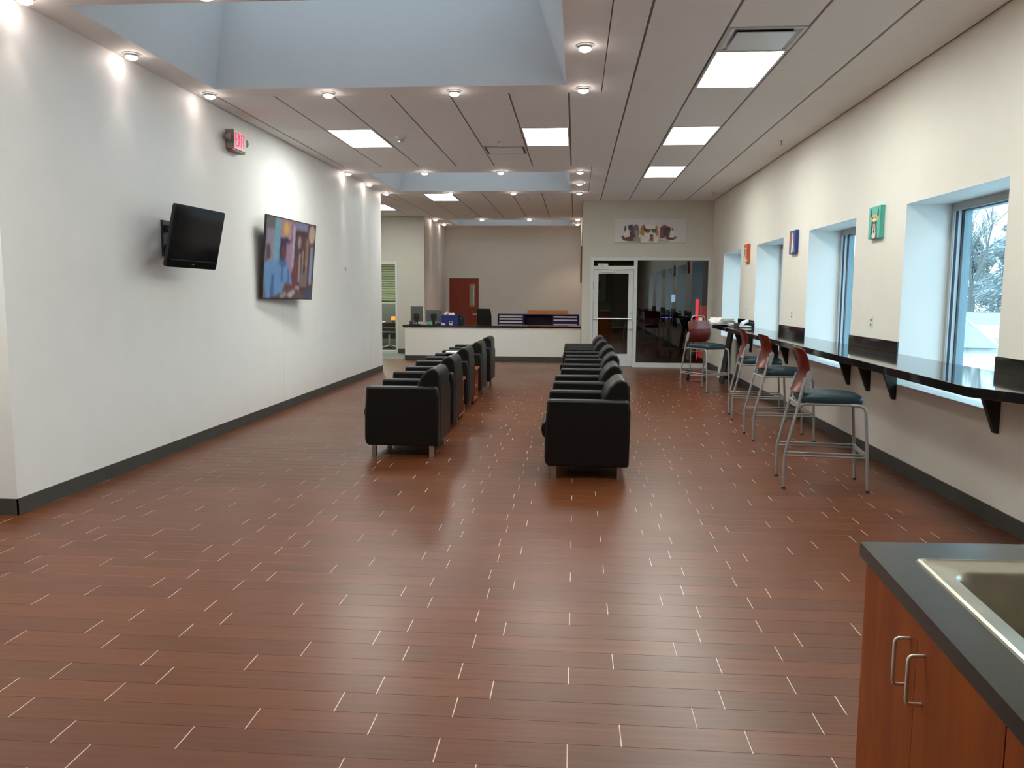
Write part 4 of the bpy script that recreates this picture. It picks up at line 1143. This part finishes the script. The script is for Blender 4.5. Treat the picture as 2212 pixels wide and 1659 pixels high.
# blue cabinet along back wall
t = thing('blue_cabinet', (-1.08, 24.1, 0), 'low navy blue drawer cabinet with white label strips behind the desk', 'cabinet')
B('carcass', 'blue_metal', [(-1.20, -.25, .04, -1.18, .25, 1.0), (1.18, -.25, .04, 1.20, .25, 1.0), (-1.18, -.25, .98, 1.18, .25, 1.0), (-1.18, .23, .04, 1.18, .25, .98), (-.42, -.25, .04, -.40, .23, .98), (.40, -.25, .04, .42, .23, .98), (-1.18, -.25, .04, 1.18, .23, .07)], t)
B('plinth', 'black_satin', (-1.18, -.23, 0, 1.18, .23, .04), t)
for x0, x1, zs in ((-1.18, -.42, (.91, .82, .73, .64, .50, .32, .10)), (.42, 1.18, (.90, .78, .64, .50, .32, .10))):
    for j, z in enumerate(zs):
        zt = ([.975]+[a_ for a_ in zs])[j]
        d = B('drawer', 'blue_metal', (x0+.01, -.262, z-.012, x1-.01, -.20, zt-.020), t)
        B('label_strip', 'strip_white', (x0+.035, -.268, (z+zt)/2-.030, x1-.035, -.262, (z+zt)/2+.014), d)
B('bay_shade', 'shade_navy', (-.39, .10, .09, .39, .225, .97), t)  # dark block added at the back of the bay as its shade
o = B('cardboard_box', 'cardboard', [(-.60, -.16, 0, .60, .16, .115)], None, bevel=.004); o.location = (-.80, 24.1, 1.0005)
tag(o, 'long flat brown cardboard box on top of the blue cabinet', 'box'); 

# office behind left glass
t = thing('office_desk', (-5.55, 23.3, 0), 'dark office desk behind the narrow glass panel', 'desk')
B('top', 'plastic_black', (-.6, -.4, .72, .75, .4, .75), t)
for x in (-.55, .7):
    for y in (-.35, .35): B('leg', 'plastic_grey', (x-.02, y-.02, 0, x+.02, y+.02, .72), t)
B('modesty_panel', 'black_satin', (-.55, .30, .25, .7, .32, .72), t)
t = thing('desk_partition', (-5.4, 24.2, 0), 'dark grey partition behind the office desk', 'partition')
B('panel', 'plastic_grey', (-.9, -.03, 0, .9, .03, 1.28), t); B('top_rail', 'alu_warm', (-.9, -.035, 1.28, .9, .035, 1.31), t)
t = thing('desk_lamp', (-5.27, 23.25, .7505), 'small glowing orange lamp on the office desk', 'lamp')
B('shade', 'screen_orange', (-.05, -.05, .06, .05, .05, .17), t, bevel=.01); B('base', 'plastic_black', (-.035, -.035, 0, .035, .035, .06), t)
o = B('white_papers', 'paper', (-.14, -.15, 0, .14, .15, .02)); o.location = (-5.62, 23.1, .7505); tag(o, 'white papers on the office desk edge beside the orange lamp', 'papers')
t = thing('swivel_chair', (-5.2, 22.4, 0), 'dark swivel chair with silver star base behind the glass panel', 'office chair')
B('seat', 'black_satin', (-.24, -.24, .44, .24, .24, .52), t, bevel=.03)
B('backrest', 'black_satin', (-.22, .20, .55, .22, .26, .62), t, bevel=.02)
MB().use('steel').tube([(0, 0, .10), (0, 0, .44)], .025, 10).build('gas_lift', t)
for i in range(5):
    a_ = i*2*PI/5+.4; lg = MB().use('steel').tube([(0, 0, .13), (.30*math.cos(a_), .30*math.sin(a_), .07)], [.03, .018], 6).build('leg', t)
    MB().use('rubber').lathe([(.02, -.015), (.028, 0), (.02, .015)], 10, (.30*math.cos(a_), .30*math.sin(a_), .029), Matrix.Rotation(PI/2, 4, 'X')).build('caster', lg)
t = thing('window_blind', (-5.6, 24.96, 1.3), 'pale closed blind on the office back wall', 'blind')
for k in range(16): B('slat', 'office_wall', (-.9, -.02, .06+k*.075, .9, -.005, .12+k*.075), t)
al = bpy.data.lights.new('office_ceiling_lamp', 'AREA'); al.size = .6; al.energy = 75; al.color = (.95, 1, .85)
o = bpy.data.objects.new('office_ceiling_lamp', al); COL.objects.link(o); o.location = (-5.9, 22.8, 2.78)

# ------------------------------------------------------------------ things behind storefront glass
t = thing('red_neon_cabinet', (2.93, 18.9, 0), 'tall dark machine with a vertical red glowing tube behind the storefront glass', 'machine')
B('cabinet', 'dark_room', (-.16, .05, 0, .30, .5, 1.55), t, bevel=.01)
MB().use('neon_red').tube([(-.14, -.02, .12), (-.14, -.02, 1.50)], .035, 10).build('red_tube', t, smooth=True)
B('side_glow_panel', 'glow_red_soft', (-.06, .03, .15, .22, .05, 1.35), t)
B('tube_clip', 'plastic_black', [(-.17, -.03, .05, -.11, .05, .12), (-.17, -.03, 1.50, -.11, .05, 1.54)], t)
t = thing('display_stand', (2.14, 18.62, 0), 'curved brown wooden stand behind the storefront glass', 'stand')
MB().use('stand_wood').prism([(-.32, 1.02), (-.10, 1.02), (-.06, .80), (-.14, .45), (-.05, .0), (-.25, 0), (-.26, .45), (-.20, .80)], 'y', -.05, .05).build('curved_leg', t, bevel=.01)
B('shelf_box', 'stand_wood', (-.05, -.05, 0, .62, .25, .38), t, bevel=.01)
B('top_board', 'stand_wood', (-.35, -.10, 1.02, .30, .25, 1.05), t)
t = thing('small_screen', (2.40, 20.2, 0), 'small blue lit screen on a thin post behind the glass', 'screen')
B('post', 'plastic_black', (-.02, -.02, .01, .02, .02, 1.40), t); B('foot', 'plastic_black', (-.15, -.15, 0, .15, .15, .01), t)
B('display', 'screen_blue', (-.045, -.03, 1.42, .045, -.02, 1.60), t); B('case', 'plastic_black', (-.055, -.02, 1.40, .055, .02, 1.62), t)
t = thing('violet_keyboard', (2.12, 18.8, 1.0505), 'small violet glowing strip light on the wooden stand', 'strip light')
B('base', 'plastic_black', (-.16, -.06, 0, .16, .06, .02), t)
B('lights', 'glow_violet', [(-.13+.06*i, -.05, .02, -.09+.06*i, .0, .028) for i in range(4)], t)
t = thing('dark_counter', (1.75, 20.9, 0), 'long dark counter in the unlit room behind the glass', 'counter')
B('body', 'dark_room', (-.45, -.3, 0, 1.0, .3, .95), t); B('top', 'black_satin', (-.5, -.33, .95, 1.05, .33, 1.0), t)
t = thing('wall_notice', (.62, 23.49, 1.95), 'large pale notice board seen through the glass door', 'notice board')
B('board', 'metal_white', (-.45, -.02, -.55, .25, 0, .55), t); B('dark_patch', 'dark_room', (-.15, -.025, -.20, .1, -.02, .0), t)
t = thing('tall_white_panel', (1.35, 22.0, 0), 'tall pale panel standing in the unlit room behind the door', 'panel')
B('panel', 'alu_warm', (-.35, -.03, .02, .35, .03, 2.4), t); B('foot', 'black_satin', (-.35, -.2, 0, .35, .2, .02), t)
o = B('door_notice', 'paper', (-.11, -.004, 0, .11, 0, .045)); o.location = (.60, YB-.024, 2.216); tag(o, 'white strip of paper on the ledge above the glass door', 'paper')

# ------------------------------------------------------------------ sink cabinet (bottom right)
u_ = Vector((-.0735, -1, 0)); v_ = Vector((1, .044, 0))
A = Vector((.802, 2.259, 0))
def P2(du, dv): p = A+u_*du+v_*dv; return (p.x, p.y)
t = thing('sink_cabinet', (A.x, A.y, 0), 'cherry wood cabinet with black worktop in the lower right corner', 'cabinet')
MT = Matrix.Translation((-A.x, -A.y, 0))
# worktop ring around sink cut-out
su0, su1, sv0, sv1 = .175, .95, .115, .62
q = MB().use('sink_top')
def strip(a, b, c, d): q.prism([P2(a, c), P2(b, c), P2(b, d), P2(a, d)], 'z', .872, .91, MT)
strip(0, su0, 0, .70); strip(su1, 2.3, 0, .70); strip(su0, su1, 0, sv0); strip(su0, su1, sv1, .70)
q.build('worktop', t)
MB().use('cherry').prism([P2(.055, .022), P2(2.25, .022), P2(2.25, .04), P2(.055, .04)], 'z', .09, .872, MT).build('face_frame', t)
MB().use('cherry').prism([P2(.05, .022), P2(.068, .022), P2(.068, .66), P2(.05, .66)], 'z', .0, .872, MT).build('side_panel', t)
MB().use('black_satin').prism([P2(.07, .06), P2(2.25, .06), P2(2.25, .66), P2(.07, .66)], 'z', .0, .09, MT).build('plinth', t)
MB().use('black_satin').prism([P2(.07, .64), P2(2.25, .64), P2(2.25, .66), P2(.07, .66)], 'z', .09, .872, MT).build('back_panel', t)
for a_, b_, hx in ((.060, .470, .425), (.4708, .90, .518), (.9035, 1.4, 1.3)):
    dd = MB().use('cherry').prism([P2(a_, .003), P2(b_, .003), P2(b_, .021), P2(a_, .021)], 'z', .10, .868, MT).build('door', t, bevel=.0015)
    p0 = Vector((*P2(hx, .003), 0))-A; out = -v_*.034
    zz0, zz1 = .705, .815
    pts = [p0+Vector((0, 0, zz1)), p0+out*.75+Vector((0, 0, zz1)), p0+out*.93+Vector((0, 0, zz1-.003)), p0+out+Vector((0, 0, zz1-.010)),
           p0+out+Vector((0, 0, zz0+.010)), p0+out*.93+Vector((0, 0, zz0+.003)), p0+out*.75+Vector((0, 0, zz0)), p0+Vector((0, 0, zz0))]
    MB().use('handle_steel').tube(pts, .0042, 10).build('handle', dd, smooth=True)
# sink
sk = thing('sink', (A.x, A.y, .91), 'stainless steel sink set into the black worktop in the corner', 'sink')
def rr_loop(u0, u1, v0, v1, r, z, n=6):
    out = []
    for cu, cv, a0 in ((u1-r, v1-r, 0), (u0+r, v1-r, PI/2), (u0+r, v0+r, PI), (u1-r, v0+r, 1.5*PI)):
        for i in range(n+1):
            a_ = a0+PI/2*i/n; p = P2(cu+r*math.cos(a_), cv+r*math.sin(a_)); out.append((p[0]-A.x, p[1]-A.y, z))
    return out
su0 -= .018; sv0 -= .018; su1 += .018; sv1 += .018
bu0, bu1, bv0, bv1 = .255, .82, .155, .54
loops = [rr_loop(su0, su1, sv0, sv1, .012, 0.0005), rr_loop(su0+.002, su1-.002, sv0+.002, sv1-.002, .014, .006), rr_loop(su0+.010, su1-.010, sv0+.010, sv1-.010, .014, .008),
         rr_loop(su0+.018, su1-.018, sv0+.018, sv1-.018, .016, .003), rr_loop(bu0-.010, bu1+.010, bv0-.010, bv1+.010, .055, .003), rr_loop(bu0, bu1, bv0, bv1, .05, -.003),
         rr_loop(bu0+.006, bu1-.006, bv0+.006, bv1-.006, .05, -.02), rr_loop(bu0+.02, bu1-.02, bv0+.02, bv1-.02, .055, -.13), rr_loop(bu0+.05, bu1-.05, bv0+.05, bv1-.05, .05, -.155)]
vs = [p for l_ in loops for p in l_]; n = len(loops[0])
fs = [(i*n+j, i*n+(j+1) % n, (i+1)*n+(j+1) % n, (i+1)*n+j) for i in range(len(loops)-1) for j in range(n)]
fs.append(tuple((len(loops)-1)*n+j for j in range(n)))
MB().use('basin_steel').add(vs, fs).build('basin', sk, smooth=True, fix=True)
pc = P2((bu0+bu1)/2, (bv0+bv1)/2)
MB().use('steel').lathe([(.045, 0), (.04, .004), (.02, .002)], 16, (pc[0]-A.x, pc[1]-A.y, -.1545)).build('drain', sk, smooth=True)
pf = P2(.55, .585)
fx, fy = pf[0]-A.x, pf[1]-A.y
q = MB().use('steel'); q.lathe([(.025, .0), (.022, .05)], 14, (fx, fy, .003))
q.tube([(fx, fy, .04), (fx, fy, .18), (fx-.04, fy, .22), (fx-.12, fy, .22), (fx-.15, fy, .19)], .011, 10); q.build('faucet', sk, smooth=True)

# ------------------------------------------------------------------ outdoors
struct(B('floor_outdoor', 'bounce_ground', (XO+.01, -30, -.35, 120, 130, -.15)))
def car(loc, rz, lab, s=1.0):
    t = thing('car', loc, lab, 'car', rz); t.scale = (s, s, s)
    # nose towards -y, width along x
    hw = .90
    prof = [(-2.25, .35), (-2.28, .55), (-2.15, .72), (-1.95, .80), (-.95, .96), (1.85, 1.00), (2.2, .95), (2.25, .6), (2.2, .3), (-2.0, .25)]
    MB().use('car_white').prism([(y, z) for y, z in prof], 'x', -hw, hw).build('body', t, bevel=.07, seg=4)
    # cabin
    b = [(-.98, .94), (-.20, 1.40), (1.10, 1.42), (1.75, 1.0)]
    q = MB().use('car_white')
    def sec(y, z, w): return [(-w, y, z), (w, y, z)]
    vs = []
    for (y, z), w in zip(b, (.80, .58, .58, .76)): vs += sec(y, z, w)
    q.add(vs+[(-.80, -.98, .90), (.80, -.98, .90), (-.78, 1.75, .90), (.78, 1.75, .90)], [(2, 3, 5, 4), (8, 9, 1, 0), (6, 7, 11, 10)])
    q.build('roof', t, fix=True)
    def inset(p, c, k): return tuple(p[i]+(c[i]-p[i])*k for i in range(3))
    def pane(nm, pts, off):
        c = [sum(p[i] for p in pts)/4 for i in range(3)]
        pts = [inset(p, c, .05) for p in pts]
        MB().use('car_glass').add([tuple(p[i]+off[i] for i in range(3)) for p in pts], [(0, 1, 2, 3)]).build(nm, t)
        MB().use('car_white').add(pts, [(0, 1, 2, 3)]).build(nm+'_surround', t)
    pane('windshield', [vs[0], vs[1], vs[3], vs[2]], (0, -.012, .010))
    MB().use('car_white').tube([vs[0], vs[2]], .035, 6).tube([vs[1], vs[3]], .035, 6).tube([vs[4], vs[6]], .035, 6).tube([vs[5], vs[7]], .035, 6).tube([vs[0], vs[6]], .03, 6).tube([vs[1], vs[7]], .03, 6).build('pillar', t)
    for s_ in (0, 1): pane('side_window', [vs[0+s_], vs[6+s_], vs[4+s_], vs[2+s_]], (.012*(1 if s_ else -1), 0, 0))
    pane('rear_window', [vs[6], vs[7], vs[5], vs[4]], (0, .012, .010))
    for x in (-.82, .82):
        for y in (-1.45, 1.45): MB().use('rubber').lathe([(.25, -.11), (.33, -.10), (.33, .10), (.25, .11)], 20, (x, y, .33), Matrix.Rotation(PI/2, 4, 'Y')).build('wheel', t, smooth=True)
    for x in (-.65, .65): B('headlight', 'car_glass', (x-.18, -2.26, .58, x+.18, -2.18, .70), t, bevel=.02)
    for x in (-.98, .98): B('mirror', 'car_white', (x-.09, -.75, .98, x+.09, -.62, 1.10), t, bevel=.03)
    B('grille', 'plastic_black', (-.4, -2.30, .42, .4, -2.24, .56), t)
car((5.18, 13.0, -.15), 0.0, 'white car parked just outside the nearest window, nose towards the room', 1.06)
car((12.5, 25.5, -.15), PI/2, 'white car parked farther away behind the nearest one', .92)
def bare_tree(loc, h, seed, lab, lean=0.0, depth=6):
    t = thing('bare_tree', loc, lab, 'tree', group='leafless trees outside the windows')
    rr = random.Random(seed)
    tr = MB().use('bark'); br = MB().use('bark')
    def grow(p, d, L_, r, k, q):
        e = p+d*L_; mid = p+d*L_*.5+Vector((rr.uniform(-.05, .05), rr.uniform(-.05, .05), 0))*L_
        q.tube([p, mid, e], [r, r*.85, r*.68], 6 if k > 3 else 3, cap=False)
        if k == 0: return
        nn = 3 if k > 1 else 4
        for i in range(nn):
            a_ = rr.uniform(0, 2*PI); sp_ = rr.uniform(.3, .75)
            ax = d.orthogonal().normalized(); ax.rotate(Matrix.Rotation(a_, 3, d).to_quaternion())
            nd = (d*math.cos(sp_)+ax*math.sin(sp_)+Vector((0, 0, .12))).normalized()
            st_p = e if i < 2 else p+d*L_*rr.uniform(.45, .95)
            grow(st_p, nd, L_*rr.uniform(.62, .80), r*.58, k-1, br)
    grow(Vector((0, 0, 0)), Vector((lean, 0, 1)).normalized(), h*.30, h*.016, depth, tr)
    tr.build('trunk', t); br.build('branches', t)
def evergreen(loc, h, w, seed, lab, m_='needle_haze', n=7000):
    t = thing('evergreen_tree', loc, lab, 'tree', group='hazy evergreen trees outside the windows')
    MB().use('bark').tube([(0, 0, 0), (0, 0, h*.95)], [h*.018, .03], 6).build('trunk', t)
    rr = random.Random(seed); q = MB().use(m_)
    for i in range(n):
        f_ = rr.random()**.8; z = h*(.08+.92*f_); R_ = w*(1-f_)**.6*rr.uniform(.2, 1.0)**.6*(1+.22*math.sin(z*5+3*math.sin(z)))*(1+.15*math.sin(3*z))+.08; a_ = rr.uniform(0, 2*PI)
        c = Vector((R_*math.cos(a_), R_*math.sin(a_), z-.2*R_)); s_ = rr.uniform(.06, .16)*h/7
        d1 = Vector((math.cos(a_), math.sin(a_), -.35))*s_*1.4; d2 = Vector((-math.sin(a_), math.cos(a_), rr.uniform(-.5, .5)))*s_*.6
        q.add([c-d1, c+d2, c+d1, c-d2, c+Vector((0, 0, s_*.5))], [(0, 1, 4), (1, 2, 4), (2, 3, 4), (3, 0, 4)])
    tag(q.build('foliage', t), kind='stuff')
bare_tree((17.7, 38, -.15), 7.6, 11, 'large leafless tree seen left of the evergreens through the nearest window')
bare_tree((24.2, 51.5, -.15), 7.4, 12, 'leafless tree with fine twigs in the middle of the nearest window')
bare_tree((11.3, 34, -.15), 8.5, 13, 'leafless tree seen through the second window')
bare_tree((32.5, 66, -.15), 8.5, 14, 'farther leafless tree behind the others in the nearest window')
evergreen((23.9, 45.2, -.15), 7.4, 2.5, 21, 'tallest hazy evergreen at the right edge of the nearest window')
evergreen((32.8, 57, -.15), 7.8, 2.4, 22, 'rounded hazy evergreen behind the tallest one')
evergreen((28.2, 60.5, -.15), 5.8, 2.6, 23, 'hazy evergreen in the gap behind the bare tree')
evergreen((20.5, 62, -.15), 4.6, 2.6, 24, 'low hazy evergreen seen past the second window')
# scrub line on the horizon
rr = random.Random(31); q = MB().use('scrub')
for i in range(9000):
    a_ = rr.uniform(-20, 110); c = Vector((30+a_*.55+rr.uniform(-6, 6), 20+a_*.75, rr.uniform(-.1, 3.8)*rr.uniform(.5, 1)))
    if c.x < 9: continue
    s_ = rr.uniform(.18, .5)
    q.add([c+Vector((-s_, 0, 0)), c+Vector((0, s_*.6, 0)), c+Vector((s_, 0, 0)), c+Vector((0, -s_*.6, .0)), c+Vector((rr.uniform(-.3, .3), 0, s_*1.2))], [(0, 1, 4), (1, 2, 4), (2, 3, 4), (3, 0, 4)])
tag(q.build('distant_scrub'), 'grey band of distant leafless scrub along the horizon', 'shrubs', kind='stuff')
